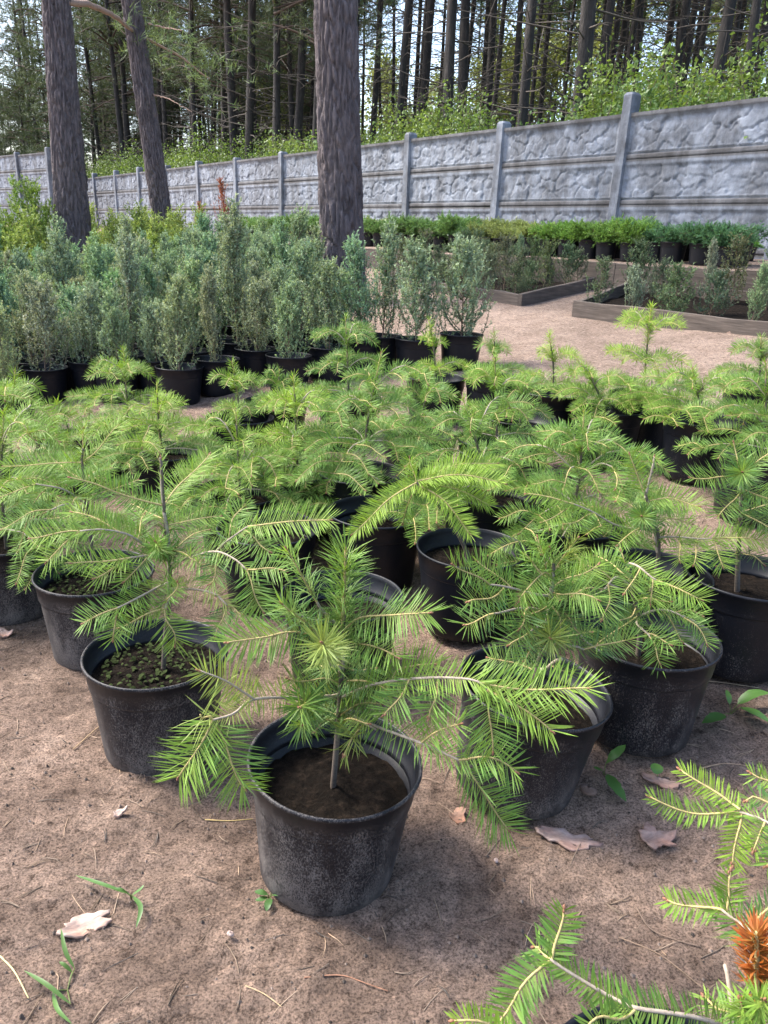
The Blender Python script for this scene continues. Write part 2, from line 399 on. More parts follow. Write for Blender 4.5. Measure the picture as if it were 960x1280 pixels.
# ------------------------------------------------------------------ pots
POT_R, POT_H = .14, .215
pb = [(.001, .006), (.104, .006), (.109, .0), (.1125, .004), (.115, .03), (.1275, .150), (.129, .164), (.129, .168), (.1275, .168), (.122, .10), (.109, .02), (.001, .02)]
POT_ME = mesh_np('pot', *lathe(pb, 56)[:1], quads=lathe(pb, 56)[1], mat=MAT_POT)
rb = [(.1288, .160), (.1312, .1625), (.1318, .166), (.1362, .206), (.1388, .2075), (.1410, .2105), (.1405, .2145), (.1380, .2158), (.1355, .2135), (.1335, .205), (.1300, .176), (.1262, .174), (.1250, .165), (.1280, .160)]
RIM_ME = mesh_np('rim', *lathe(rb, 56)[:1], quads=lathe(rb, 56)[1], mat=MAT_POT)
def soil_mesh(seed, lvl):
    r0 = .1262 + (lvl-.166)*.1; k = 64; rr = np.linspace(0, 1, 24)[1:]
    an = np.arange(k)*2*math.pi/k
    x = np.outer(rr, np.cos(an))*r0; y = np.outer(rr, np.sin(an))*r0
    z = lvl + .0035*fbm(x, y, seed, 4, 12) + .0022*fbm(x, y, seed+9, 3, 60) - .004*rr[:, None]**2 + .006*np.exp(-((x/.03)**2+(y/.03)**2))
    V = np.vstack([[0, 0, lvl+.006], np.stack([x, y, z], -1).reshape(-1, 3)])
    n = len(rr); i = np.arange(n-1)[:, None]*k+1; j = np.arange(k)[None]; j2 = (j+1) % k
    Q = np.stack([i+j, i+k+j, i+k+j2, i+j2], -1).reshape(-1, 4)
    T = np.stack([np.zeros(k, int), 1+np.arange(k), 1+(np.arange(k)+1) % k], -1)
    return mesh_np('soil', V, Q[:, ::-1], T, MAT_PSOIL)
SOILS = [soil_mesh(s, l) for s, l in ((1, .168), (2, .160), (3, .150), (4, .172))]
def add_pot(root, soil=0, dust=.72):
    p = ob('pot', POT_ME, root); q = ob('rim', RIM_ME, p); p.color = (dust, dust, dust, 1); q.color = (dust+.02,)*3 + (1,); s = ob('soil', SOILS[soil], root); return p, s
def root_at(name, p, rotz=0, tilt=(0, 0), scale=1):
    o = bpy.data.objects.new(name, None); COL.objects.link(o)
    o.empty_display_size = .1; o.location = [float(a) for a in p]; o.rotation_euler = (tilt[0], tilt[1], rotz); o.scale = (scale,)*3
    return o

# ------------------------------------------------------------------ fir twigs
GREENS = {'deep': (.058, .155, .046), 'mid': (.108, .235, .050), 'bright': (.170, .305, .048), 'lime': (.235, .38, .046),
          'pale': (.23, .31, .08), 'rust': (.42, .12, .032), 'dark': (.04, .095, .036)}
class Branch:
    def __init__(s): s.w = MB(); s.nd = MB()
def twig(br, P, kind='c', tone='mid', r0=.0016, r1=.0010, L=.026, dens=1.0, up=None, bud=True, old=False, skip=0.0, rg=rng, wmul=1.0, droop=0.0):
    """one twig along 3-D points P with its needles. c = combed flat, r = all round, s = loose star, w = bare"""
    P = np.asarray(P, float); L = L*1.45
    ln = np.linalg.norm(np.diff(P, axis=0), axis=1).sum()
    n = max(5, int(ln/.010)+2); C = resample(P, n)
    wob = rg.normal(0, 1, 3)*.0015; C[1:-1] += wob*np.sin(np.linspace(0, 6, n))[1:-1, None]
    t = np.linspace(0, 1, n)
    rad = r0 + (r1-r0)*t
    V, Q, T = tube(C, rad, 6)
    young = np.array([.40, .315, .13]); oldc = np.array([.33, .27, .21])
    c = oldc if old else young*rg.uniform(.8, 1.15)
    br.w.add(V, Q, T, c)
    tg = tangents(C)
    if bud and kind != 'w':
        b = C[-1]; d = tg[-1]
        side = norm(np.cross(d, [0.3, 0.2, 1.0]))
        for k_, (o, s) in enumerate(((d*.002, 1.0), (side*.0022-d*.001, .7), (-side*.0022-d*.001, .7))):
            bb = np.stack([b+o-d*.002*s, b+o, b+o+d*.0018*s, b+o+d*.0036*s])
            V, Q, T = tube(bb, np.array([.0009, .0018, .0015, .0004])*s, 6); br.w.add(V, Q, T, (.23, .105, .058))
    if kind == 'w': return
    step = {'c': .00128, 'r': .00068, 's': .0013}[kind]/dens
    m = max(6, int(ln*(1-skip)/step)); s = np.sort(rg.uniform(skip, 1, m))**.96 if kind != 'c' else skip+(1-skip)*np.clip((np.arange(m)+.5+rg.normal(0, .35, m))/m, 0, 1)
    f = s*(n-1); k = np.clip(f.astype(int), 0, n-2); a = (f-k)[:, None]
    B = C[k]*(1-a)+C[k+1]*a; D = norm(tg[k]*(1-a)+tg[k+1]*a)
    u = np.array([-.05, -.62, .80]) if up is None else np.asarray(up, float)
    u = u + rg.normal(0, .08, 3)
    Nn = u - (D@u)[:, None]*D
    bad = np.linalg.norm(Nn, axis=1) < .15
    Nn[bad] = np.array([0, -1.0, .3]); Nn = norm(Nn - (Nn*D).sum(1, keepdims=True)*D)
    S = np.cross(D, Nn)
    if kind == 'c':
        sg = np.where(np.arange(m) % 2 == 0, 1, -1)
        ph = np.where((np.arange(m)//2) % 2 == 0, 2, 17) + rg.normal(0, 7, m)
        top = rg.uniform(0, 1, m) < .10; ph[top] = rg.uniform(25, 80, top.sum())
        ph = np.radians(ph); th = np.radians(rg.normal(65, 5, m) - 34*np.clip((s-.82)/.18, 0, 1))
        rd = S*(sg*np.cos(ph))[:, None] + Nn*np.sin(ph)[:, None]
        ll = L*rg.uniform(.82, 1.1, m)*(.80+.3*np.sin(np.clip(s*1.05, 0, 1)*math.pi)**.6)
        bend = rg.normal(.06, .05, m)
    else:
        ph = rg.uniform(0, 2*math.pi, m); th = np.radians(rg.normal(56, 10, m) - 22*np.clip((s-.85)/.15, 0, 1))
        if kind == 's': th = np.radians(rg.normal(55, 14, m))
        rd = S*np.cos(ph)[:, None] + Nn*np.sin(ph)[:, None]
        ll = L*rg.uniform(.8, 1.1, m); bend = rg.normal(.10, .1, m)
    DD = norm(D*np.cos(th)[:, None] + rd*np.sin(th)[:, None] + rg.normal(0, .035, (m, 3)) + np.array([0, 0, -1.0])*droop)
    face = norm(Nn + rg.normal(0, .28, (m, 3))) if kind == 'c' else norm(np.cross(DD, np.cross(rd, D)+1e-6*S) + rg.normal(0, .4, (m, 3)))
    face = norm(face - (face*DD).sum(1, keepdims=True)*DD)
    V, Q, T = blades(B + rd*.0008, DD, ll, .0020*rg.uniform(.8, 1.15, m)*wmul, face, bend)
    g = np.array(GREENS[tone]) if isinstance(tone, str) else np.array(tone)
    v = rg.uniform(.72, 1.22, (m, 1)); yel = rg.uniform(0, 1, (m, 1))**4
    cc = g*v*(1-yel*.4) + np.array([.24, .27, .06])*yel*.4
    if tone in ('mid', 'bright', 'deep'):                      # younger, yellower growth towards the tip
        cc = cc + (np.array(GREENS['lime'])*v - cc)*(.42*s[:, None]**2)
    cc = np.repeat(cc, 5, 0).reshape(m, 5, 3)
    cc[:, :2] = cc[:, :2]*.68 + np.array([.30, .31, .08])*.32    # pale needle foot
    cc[:, 4] = cc[:, 4]*.8 + np.array([.22, .22, .08])*.2
    br.nd.add(V, Q, T, cc.reshape(-1, 3))
def finish_branch(br, root, name='branch', loc=np.zeros(3)):
    if not br.w.V: return
    o = ob(name, br.w.mesh(name, MAT_TWIG), root)
    if br.nd.V:
        c = ob('needles', br.nd.mesh('needles', MAT_NEEDLE), o); c['kind'] = 'stuff'
    return o
def fir_root(rim_px, label, group=None, tilt=(0, 0), soil=0, rotz=0, dz=POT_H, name='potted_fir', dust=.72):
    p = on_ground(rim_px[0], rim_px[1], dz); p[2] = gz(p[0], p[1]) - .003
    r = root_at(name, p, rotz, tilt); tag(r, label, 'potted fir', group); add_pot(r, soil, dust)
    return r, p
def traced(root, base, Y0, specs):
    """each branch: list of (kind, [(px,py,dY),..], opts); pixel gives direction, Y0+dY the distance"""
    inv = np.array((Matrix.LocRotScale(root.location, root.rotation_euler, root.scale)).inverted())
    for bi, tw in enumerate(specs):
        br = Branch(); rg = np.random.default_rng(1000+bi+int(Y0*997))
        for (kind, pts, *o) in tw:
            o = dict(o[0]) if o else {}
            P = np.array([on_y(a, b, Y0+d) for a, b, d in pts])
            P = P@inv[:3, :3].T + inv[:3, 3]
            if kind == 'w': o.setdefault('r0', .0026); o.setdefault('r1', .0018); o.setdefault('old', True)
            if kind == 'b': kind = 'c'; o.setdefault('r0', .0026); o.setdefault('r1', .0016); o.setdefault('old', True); o.setdefault('dens', .6); o.setdefault('bud', False)
            twig(br, P, kind, rg=rg, **o)
        finish_branch(br, root, 'branch')
def stem(root, pts3, r0=.006, r1=.003, name='stem'):
    mb = MB(); C = resample(pts3, 14)
    V, Q, T = tube(C, np.linspace(r0, r1, 14), 8); mb.add(V, Q, T, (.105, .082, .064))
    return ob(name, mb.mesh(name, MAT_TWIG), root)
def stem_px(root, Y0, pts, **k):
    inv = np.array((Matrix.LocRotScale(root.location, root.rotation_euler, root.scale)).inverted())
    P = np.array([on_y(a, b, Y0+d) for a, b, d in pts]); P = P@inv[:3, :3].T + inv[:3, 3]
    P = np.vstack([[P[0][0]*.6, P[0][1]*.6, .155], P]) if P[0][2] > .17 else P
    stem(root, P, **k)

def proc_fir(root, h, spread, tone, seed, lean=(0, 0), levels=3, leader=.10, top='r'):
    """a small fir: whorls of arching branches with side twigs; h above the soil"""
    rg = np.random.default_rng(seed); z0 = .16
    top_p = np.array([lean[0], lean[1], z0+h])
    S = resample(np.array([[0, 0, z0-.01], [lean[0]*.35+rg.normal(0, .004), lean[1]*.35+rg.normal(0, .004), z0+h*.5], top_p]), 20)
    stem(root, S[:17], .0048, .003)
    br = Branch(); twig(br, S[4:15], 's', 'mid' if tone != 'deep' else tone, .003, .002, L=.022, dens=1.1, rg=rg, bud=False); finish_branch(br, root, 'stem_needles')
    br = Branch(); twig(br, S[12:], top, tone, .0028, .0016, L=.024, dens=.85, rg=rg); finish_branch(br, root, 'leader')
    az0 = rg.uniform(0, 6.28)
    for lv in range(levels):
        fz = 1.0 - leader/h - lv*(1.0-leader/h-.12)/max(levels-.6, 1)
        nb = int(rg.integers(3, 6))
        base = S[int(np.clip(fz, .08, .95)*19)]
        for b in range(nb):
            az = az0 + lv*.7 + b*2*math.pi/nb + rg.normal(0, .22)
            ln = spread*(.60+.27*lv)*rg.uniform(.7, 1.2); ln = min(ln, spread*1.25)
            d = np.array([math.cos(az), math.sin(az), 0]); rise = (.62-.26*lv)*ln*rg.uniform(.7, 1.3); sag = ln*rg.uniform(.15, .4)
            tt = np.linspace(0, 1, 6)[:, None]
            side = np.array([-d[1], d[0], 0])*rg.normal(0, .12)*ln
            B = base + d*ln*tt + np.array([0, 0, 1])*(rise*np.sin(tt*2.2) - sag*tt**2.2) + side*tt**2
            br = Branch(); tn = tone
            if lv >= 2: tn = 'mid' if tone in ('bright', 'lime') else tone
            mi = 3 if ln > .11 else 0
            if mi: twig(br, B[:mi+1], 'c', tn if lv == 0 else 'mid', .0026, .0019, dens=.75, old=True, bud=False, rg=rg, L=.024)
            twig(br, B[mi:], 'c', tn, .0018, .0011, rg=rg, L=.025)
            ns = 0 if ln < .10 else int(np.clip(ln/.065, 1, 4))
            for k in range(ns):
                f = (.42 + .5*k/max(ns-1, 1)) if k else .36
                p = B[0]*0 + resample(B, 30)[int(f*29)]; tl = ln*(.62-.35*f)*rg.uniform(.8, 1.3)+.025
                sg = 1 if k % 2 == 0 else -1
                for s2 in ((sg, -sg) if rg.uniform() < .6 else (sg,)):
                    aa = az + s2*math.radians(rg.uniform(42, 62))
                    e = np.array([math.cos(aa), math.sin(aa), 0])
                    Tn = np.stack([p, p+e*tl*.5+[0, 0, tl*.06], p+e*tl+[0, 0, -tl*rg.uniform(.0, .3)]])
                    twig(br, Tn, 'c', tn, .0014, .0009, rg=rg, L=.024)
            finish_branch(br, root, 'branch')

# ------------------------------------------------------------------ firs traced in the front rows
# front fir
r, p = fir_root((411, 945), 'potted fir in the foremost dusty pot, limbs drooping over bare sandy soil', soil=2, tilt=(0, R(3)), dust=1.0)
Y = p[1]
stem_px(r, Y, [(420, 940, 0), (426, 860, 0), (428, 800, .0), (430, 760, .0)], r0=.005, r1=.0035)
br_specs = [
 [('r', [(424, 900, 0), (427, 850, 0), (429, 795, 0)], dict(tone='deep', L=.028, r0=.004, r1=.0035, dens=.6, old=True, bud=False))],
 [('r', [(428, 800, 0), (430, 745, -.005), (432, 688, -.01)], dict(tone='mid', L=.034, r0=.003, r1=.002, dens=1.7))],
 [('c', [(424, 905, 0), (440, 898, -.05), (462, 905, -.09)], dict(tone='deep', L=.026)), ('c', [(423, 908, 0), (405, 900, -.05), (392, 915, -.09)], dict(tone='deep', L=.024))],
 [('c', [(424, 895, 0), (448, 880, -.02), (478, 880, -.05)], dict(tone='deep', L=.028)), ('c', [(424, 895, 0), (400, 885, .05), (375, 880, .09)], dict(tone='deep', L=.028))],
 [('b', [(426, 872, 0), (470, 856, -.05), (530, 847, -.09), (588, 849, -.12), (609, 862, -.13)], dict(dens=.9, tone='bright')),
  ('c', [(609, 862, -.13), (650, 884, -.15), (690, 914, -.17)], dict(tone='bright', L=.030)),
  ('c', [(609, 862, -.13), (612, 893, -.15), (616, 940, -.16)], dict(tone='mid', L=.029)),
  ('c', [(592, 852, -.12), (660, 862, -.13), (736, 860, -.13)], dict(tone='bright', L=.032)),
  ('c', [(547, 852, -.1), (543, 878, -.12), (536, 897, -.13)], dict(tone='mid', L=.026)),
  ('c', [(490, 851, -.06), (498, 836, -.05), (545, 830, -.05)], dict(tone='bright', L=.028)),
  ('c', [(512, 849, -.08), (500, 872, -.1), (480, 893, -.11)], dict(tone='mid', L=.026))],
 [('b', [(428, 890, 0), (470, 908, -.06), (530, 930, -.12), (576, 951, -.15)], dict(dens=.55)),
  ('c', [(576, 951, -.15), (602, 988, -.16), (636, 1038, -.16)], dict(tone='mid', L=.034, dens=1.1)),
  ('c', [(574, 950, -.15), (610, 946, -.16), (646, 965, -.17)], dict(tone='mid', L=.028)),
  ('c', [(527, 928, -.12), (545, 915, -.13), (575, 905, -.14)], dict(tone='mid', L=.028))],
 [('b', [(418, 872, 0), (372, 872, -.06), (318, 874, -.11), (292, 892, -.14), (266, 900, -.16)], dict(dens=.7, tone='pale', L=.024)),
  ('c', [(266, 900, -.16), (246, 938, -.18), (223, 972, -.19)], dict(tone='bright', L=.036, dens=1.2)),
  ('c', [(270, 905, -.16), (287, 947, -.17), (306, 986, -.17)], dict(tone='mid', L=.034, dens=1.1)),
  ('c', [(318, 874, -.11), (284, 852, -.13), (249, 838, -.14)], dict(tone='pale', L=.026, old=True)),
  ('s', [(266, 900, -.16), (250, 893, -.17)], dict(tone='pale', L=.036, bud=False))],
 [('c', [(424, 806, 0), (370, 790, -.04), (330, 797, -.06), (284, 803, -.08)], dict(tone='mid', L=.034, dens=1.1, droop=.25))],
 [('w', [(424, 826, 0), (398, 795, -.03)]), ('r', [(398, 795, -.03), (375, 772, -.05), (352, 754, -.07)], dict(L=.028, r0=.002, tone='deep'))],
 [('w', [(425, 790, 0), (396, 752, -.01)]), ('r', [(396, 752, -.01), (375, 715, -.02), (358, 686, -.03)], dict(L=.026, r0=.002, dens=.8))],
 [('w', [(425, 840, 0), (412, 825, -.05)]), ('r', [(412, 825, -.05), (406, 812, -.09), (402, 803, -.12)], dict(L=.034, tone='pale', r0=.003, r1=.0024, dens=1.1))],
 [('w', [(424, 868, 0), (395, 872, -.04)]), ('r', [(395, 868, -.04), (383, 876, -.08), (374, 884, -.12)], dict(L=.033, tone='deep', r0=.002)),
  ('r', [(392, 885, -.04), (383, 896, -.08), (377, 906, -.11)], dict(L=.028, tone='deep', r0=.002))],
 [('c', [(428, 790, 0), (450, 772, -.02), (490, 769, -.05), (537, 766, -.07)], dict(tone='mid', L=.032, dens=1.1, droop=.35))],
 [('c', [(428, 800, 0), (460, 806, -.04), (497, 822, -.08)], dict(tone='mid', L=.028, droop=.2))],
 [('w', [(428, 900, 0), (455, 905, -.05), (470, 912, -.06)], dict(r0=.002, r1=.0015)), ('s', [(455, 905, -.05), (440, 922, -.08), (430, 944, -.1)], dict(tone='pale', L=.03))],
 [('c', [(428, 830, 0), (445, 838, .04), (470, 835, .09)], dict(tone='deep')), ('c', [(428, 830, 0), (410, 835, .04), (395, 830, .09)], dict(tone='deep'))],
 [('c', [(428, 850, 0), (455, 850, -.03), (490, 868, -.08)], dict(tone='deep', droop=.2)), ('c', [(424, 855, 0), (400, 850, -.04), (360, 848, -.09)], dict(tone='deep'))],
]
traced(r, p, Y, br_specs)

# fir in the second pot on the left
r, p = fir_root((195, 812), 'wide potted fir with bare brown leader, weedy soil, left of the foremost pot', soil=3, dust=.98)
FIR2 = r; Y = p[1]
stem_px(r, Y, [(206, 800, 0), (213, 730, 0), (207, 660, 0), (204, 620, 0), (201, 572, 0)], r0=.005, r1=.0026)
traced(r, p, Y, [
 [('r', [(204, 628, 0), (202, 600, 0), (201, 572, 0)], dict(dens=.35, old=True, r0=.0032, r1=.0026, L=.02))],
 [('s', [(212, 745, 0), (211, 690, 0), (205, 640, 0)], dict(tone='mid', L=.024, r0=.004, r1=.0035, old=True, bud=False, dens=1.2))],
 [('c', [(204, 632, 0), (150, 617, -.03), (120, 606, -.04), (88, 597, -.05)], dict(L=.027, r0=.002))],
 [('c', [(206, 630, 0), (228, 603, .06), (262, 568, .12)], dict(tone='bright', L=.029))],
 [('c', [(208, 657, 0), (240, 650, .03), (276, 645, .05)], dict(tone='bright', L=.027))],
 [('b', [(211, 692, 0), (262, 692, -.03), (285, 676, -.05), (310, 658, -.06)], {}),
  ('c', [(310, 658, -.06), (360, 652, -.07), (413, 650, -.08)], dict(tone='bright', L=.03)),
  ('c', [(306, 662, -.06), (325, 680, -.08), (338, 690, -.09)], dict(L=.025)), ('c', [(285, 676, -.05), (290, 650, -.02), (306, 632, .01)], {})],
 [('b', [(212, 705, 0), (262, 690, -.06), (290, 698, -.09), (309, 713, -.11)], {}),
  ('c', [(309, 713, -.11), (317, 740, -.13), (330, 766, -.14)], dict(L=.031, tone='mid', dens=1.1)),
  ('c', [(309, 712, -.11), (330, 710, -.12), (357, 714, -.13)], dict(L=.026)),
  ('c', [(275, 692, -.07), (268, 718, -.09), (262, 730, -.1)], dict(L=.028, tone='deep'))],
 [('c', [(212, 688, 0), (240, 697, -.05), (266, 708, -.07)], dict(L=.027))],
 [('b', [(213, 735, 0), (216, 738, -.06), (206, 760, -.1)], dict(dens=.7)),
  ('c', [(206, 761, -.1), (213, 782, -.12), (219, 806, -.13)], dict(tone='bright', L=.03)),
  ('c', [(204, 761, -.1), (175, 772, -.12), (148, 785, -.13)], dict(tone='bright', L=.026)),
  ('c', [(208, 752, -.09), (216, 742, -.1), (222, 728, -.1)], dict(L=.024))],
 [('b', [(212, 728, 0), (190, 738, -.08), (147, 760, -.14)], dict(dens=.9, L=.028)),
  ('c', [(147, 760, -.14), (125, 768, -.15), (104, 779, -.16)], dict(tone='mid', L=.027)),
  ('c', [(147, 761, -.14), (144, 780, -.15), (141, 800, -.16)], dict(L=.026))],
 [('b', [(213, 735, 0), (240, 736, -.05), (268, 744, -.08), (284, 757, -.1)], dict(dens=.8, tone='pale')),
  ('c', [(284, 757, -.1), (292, 761, -.1), (304, 768, -.11)], {}), ('c', [(283, 757, -.1), (276, 778, -.12), (269, 797, -.13)], dict(tone='deep', L=.026))],
 [('b', [(210, 695, 0), (182, 682, -.03), (162, 669, -.05), (130, 663, -.07), (100, 664, -.09)], dict(dens=1.0, L=.028)),
  ('c', [(100, 664, -.09), (80, 680, -.1), (58, 703, -.11)], dict(tone='bright', L=.026)),
  ('c', [(98, 664, -.09), (70, 667, -.1), (38, 673, -.11)], dict(tone='bright', L=.025)),
  ('c', [(172, 674, -.04), (176, 655, -.01), (180, 643, .01)], {}), ('c', [(150, 665, -.06), (120, 648, -.05), (90, 640, -.04)], dict(tone='bright'))],
 [('c', [(209, 690, 0), (195, 688, -.04), (175, 706, -.08), (155, 727, -.1)], dict(L=.027))],
 [('b', [(208, 700, 0), (190, 694, -.05), (163, 697, -.08)], {}), ('c', [(163, 697, -.08), (140, 711, -.1), (118, 723, -.11)], dict(tone='bright')), ('c', [(163, 697, -.08), (125, 702, -.1), (90, 704, -.11)], dict(tone='bright'))],
 [('r', [(210, 695, 0), (200, 685, -.05), (194, 677, -.08)], dict(tone='mid', L=.024))],
 [('c', [(207, 650, 0), (185, 640, .05), (165, 630, .1)], {}), ('c', [(212, 690, 0), (235, 672, .06), (262, 662, .11)], dict(tone='deep'))],
])

# fir in the third pot on the left
r, p = fir_root((118, 712), 'potted fir with long level side shoot, behind the wide fir at left edge', soil=3, dust=.98)
FIR3 = r; Y = p[1]
stem_px(r, Y, [(116, 700, 0), (110, 640, 0), (103, 582, 0), (104, 560, 0)], r0=.006, r1=.0026)
traced(r, p, Y, [
 [('r', [(103, 585, 0), (104, 560, .0), (105, 535, .0)], dict(tone='bright', dens=.6))],
 [('c', [(102, 578, 0), (55, 580, -.02), (5, 583, -.03)], dict(tone='bright', L=.026))],
 [('c', [(104, 577, 0), (126, 557, .02), (149, 531, .05)], dict(tone='bright', L=.03))],
 [('b', [(108, 630, 0), (80, 612, -.04), (45, 605, -.06)], {}), ('c', [(45, 605, -.06), (25, 612, -.08), (0, 622, -.1)], dict(tone='bright')), ('c', [(60, 608, -.05), (45, 625, -.07), (34, 640, -.08)], {})],
 [('b', [(110, 640, 0), (85, 630, -.06), (58, 640, -.1)], {}), ('c', [(58, 640, -.1), (34, 655, -.12), (22, 690, -.13)], dict(L=.028)), ('c', [(64, 637, -.1), (40, 640, -.12), (2, 662, -.14)], {})],
 [('c', [(109, 625, 0), (95, 622, -.05), (86, 645, -.09)], dict(tone='mid'))],
 [('c', [(109, 620, 0), (140, 612, .04), (172, 600, .08)], dict(tone='mid'))],
 [('c', [(106, 600, 0), (80, 585, .06), (60, 570, .12)], {}), ('c', [(106, 600, 0), (118, 590, .06), (140, 585, .12)], {})],
])

# bright drooping fir of the pot right of centre
r, p = fir_root((590, 682), 'bright lime-green fir with four thick arching shoots, bare soil in its pot', soil=0)
Y = p[1]
stem_px(r, Y, [(583, 690, 0), (565, 655, -.01), (540, 622, -.02), (521, 603, -.02)], r0=.006, r1=.003)
o_ = dict(tone='lime', L=.027, dens=1.7, r0=.0022)
traced(r, p, Y, [
 [('c', [(521, 603, -.02), (482, 628, -.05), (440, 668, -.09)], o_)],
 [('c', [(522, 601, -.02), (570, 593, -.03), (632, 605, -.05)], o_)],
 [('c', [(523, 606, -.02), (556, 627, -.06), (588, 668, -.1)], o_)],
 [('c', [(524, 602, -.02), (572, 581, .02), (622, 579, .05)], o_)],
 [('c', [(524, 604, -.02), (572, 612, .0), (612, 632, .01)], o_)],
 [('c', [(520, 606, -.02), (510, 630, .02), (503, 655, .04)], dict(tone='mid', L=.026))],
 [('r', [(521, 605, -.02), (515, 585, .01), (512, 572, .02)], dict(tone='bright', dens=.7))],
])
# tangled fir in the leaning pot
r, p = fir_root((655, 852), 'tangled dark fir with loose bud stars, leaning pot touching the foremost fir', soil=2, tilt=(0, R(6)), dust=.93)
Y = p[1]
stem_px(r, Y, [(668, 850, 0), (682, 790, 0), (690, 740, 0), (692, 705, 0)], r0=.006, r1=.003)
traced(r, p, Y, [
 [('s', [(676, 815, 0), (686, 765, 0), (691, 715, 0)], dict(tone='deep', L=.03, r0=.004, r1=.0035, old=True, bud=False, dens=1.6))],
 [('s', [(691, 715, 0), (689, 700, 0), (687, 684, -.01)], dict(L=.032, tone='mid', dens=1.5))],
 [('c', [(690, 725, 0), (680, 715, -.03), (662, 735, -.07), (647, 752, -.08)], dict(L=.028, tone='mid')), ('s', [(683, 712, -.02), (678, 690, -.01), (672, 672, .0)], dict(L=.028, dens=1.4)), ('s', [(676, 716, -.04), (665, 702, -.04), (654, 692, -.04)], dict(L=.026, dens=1.4))],
 [('s', [(692, 715, 0), (708, 690, .01), (722, 673, .01)], dict(L=.034, tone='pale', dens=1.5))],
 [('b', [(688, 745, 0), (650, 738, -.06), (612, 731, -.1)], {}), ('c', [(612, 731, -.1), (590, 718, -.12), (566, 706, -.14)], dict(L=.028, tone='mid')), ('c', [(640, 736, -.07), (615, 715, -.07), (595, 700, -.07)], dict(L=.028)), ('c', [(630, 735, -.08), (610, 748, -.1), (585, 752, -.12)], dict(L=.026, tone='deep'))],
 [('b', [(686, 765, 0), (650, 760, -.06), (617, 767, -.1)], {}), ('c', [(617, 767, -.1), (600, 774, -.11), (582, 781, -.12)], dict(L=.032, tone='deep')), ('c', [(660, 760, -.05), (655, 772, -.08), (649, 786, -.09)], dict(L=.03, tone='deep'))],
 [('b', [(684, 785, 0), (672, 784, -.05), (662, 790, -.07)], {}), ('c', [(662, 790, -.07), (650, 798, -.09), (636, 806, -.1)], dict(L=.036, tone='deep', dens=1.3)), ('c', [(668, 786, -.06), (664, 808, -.08), (655, 828, -.09)], dict(L=.03, tone='deep'))],
 [('c', [(690, 740, 0), (715, 742, -.04), (748, 750, -.06)], dict(L=.034, tone='mid', dens=1.2, droop=.3)), ('c', [(690, 735, 0), (715, 722, .02), (748, 705, .03)], dict(L=.028, tone='bright'))],
 [('w', [(684, 790, 0), (688, 794, -.06)]), ('s', [(686, 790, -.03), (687, 794, -.06), (688, 798, -.09)], dict(L=.034, tone='pale', dens=2.5))],
 [('b', [(682, 800, 0), (705, 806, -.02), (730, 812, -.03)], dict(tone='deep')), ('c', [(730, 812, -.03), (755, 806, -.03), (790, 798, -.03)], dict(tone='deep', L=.028)), ('c', [(700, 805, -.02), (715, 795, .0), (740, 790, .02)], dict(tone='deep', L=.026))],
 [('c', [(688, 760, 0), (710, 770, -.03), (722, 790, -.05)], dict(tone='deep', L=.032)), ('c', [(688, 755, 0), (700, 772, -.04), (700, 795, -.06)], dict(tone='deep', L=.03)), ('c', [(687, 755, 0), (672, 765, -.04), (655, 770, -.06)], dict(tone='mid', L=.03))],
 [('w', [(672, 835, 0), (685, 834, -.04), (702, 824, -.07)], dict(r0=.0035, r1=.003)), ('s', [(690, 832, -.04), (700, 838, -.06), (715, 840, -.06)], dict(tone='deep', L=.026)), ('c', [(668, 838, 0), (640, 828, .02), (610, 822, .04)], dict(tone='deep', L=.026))],
])
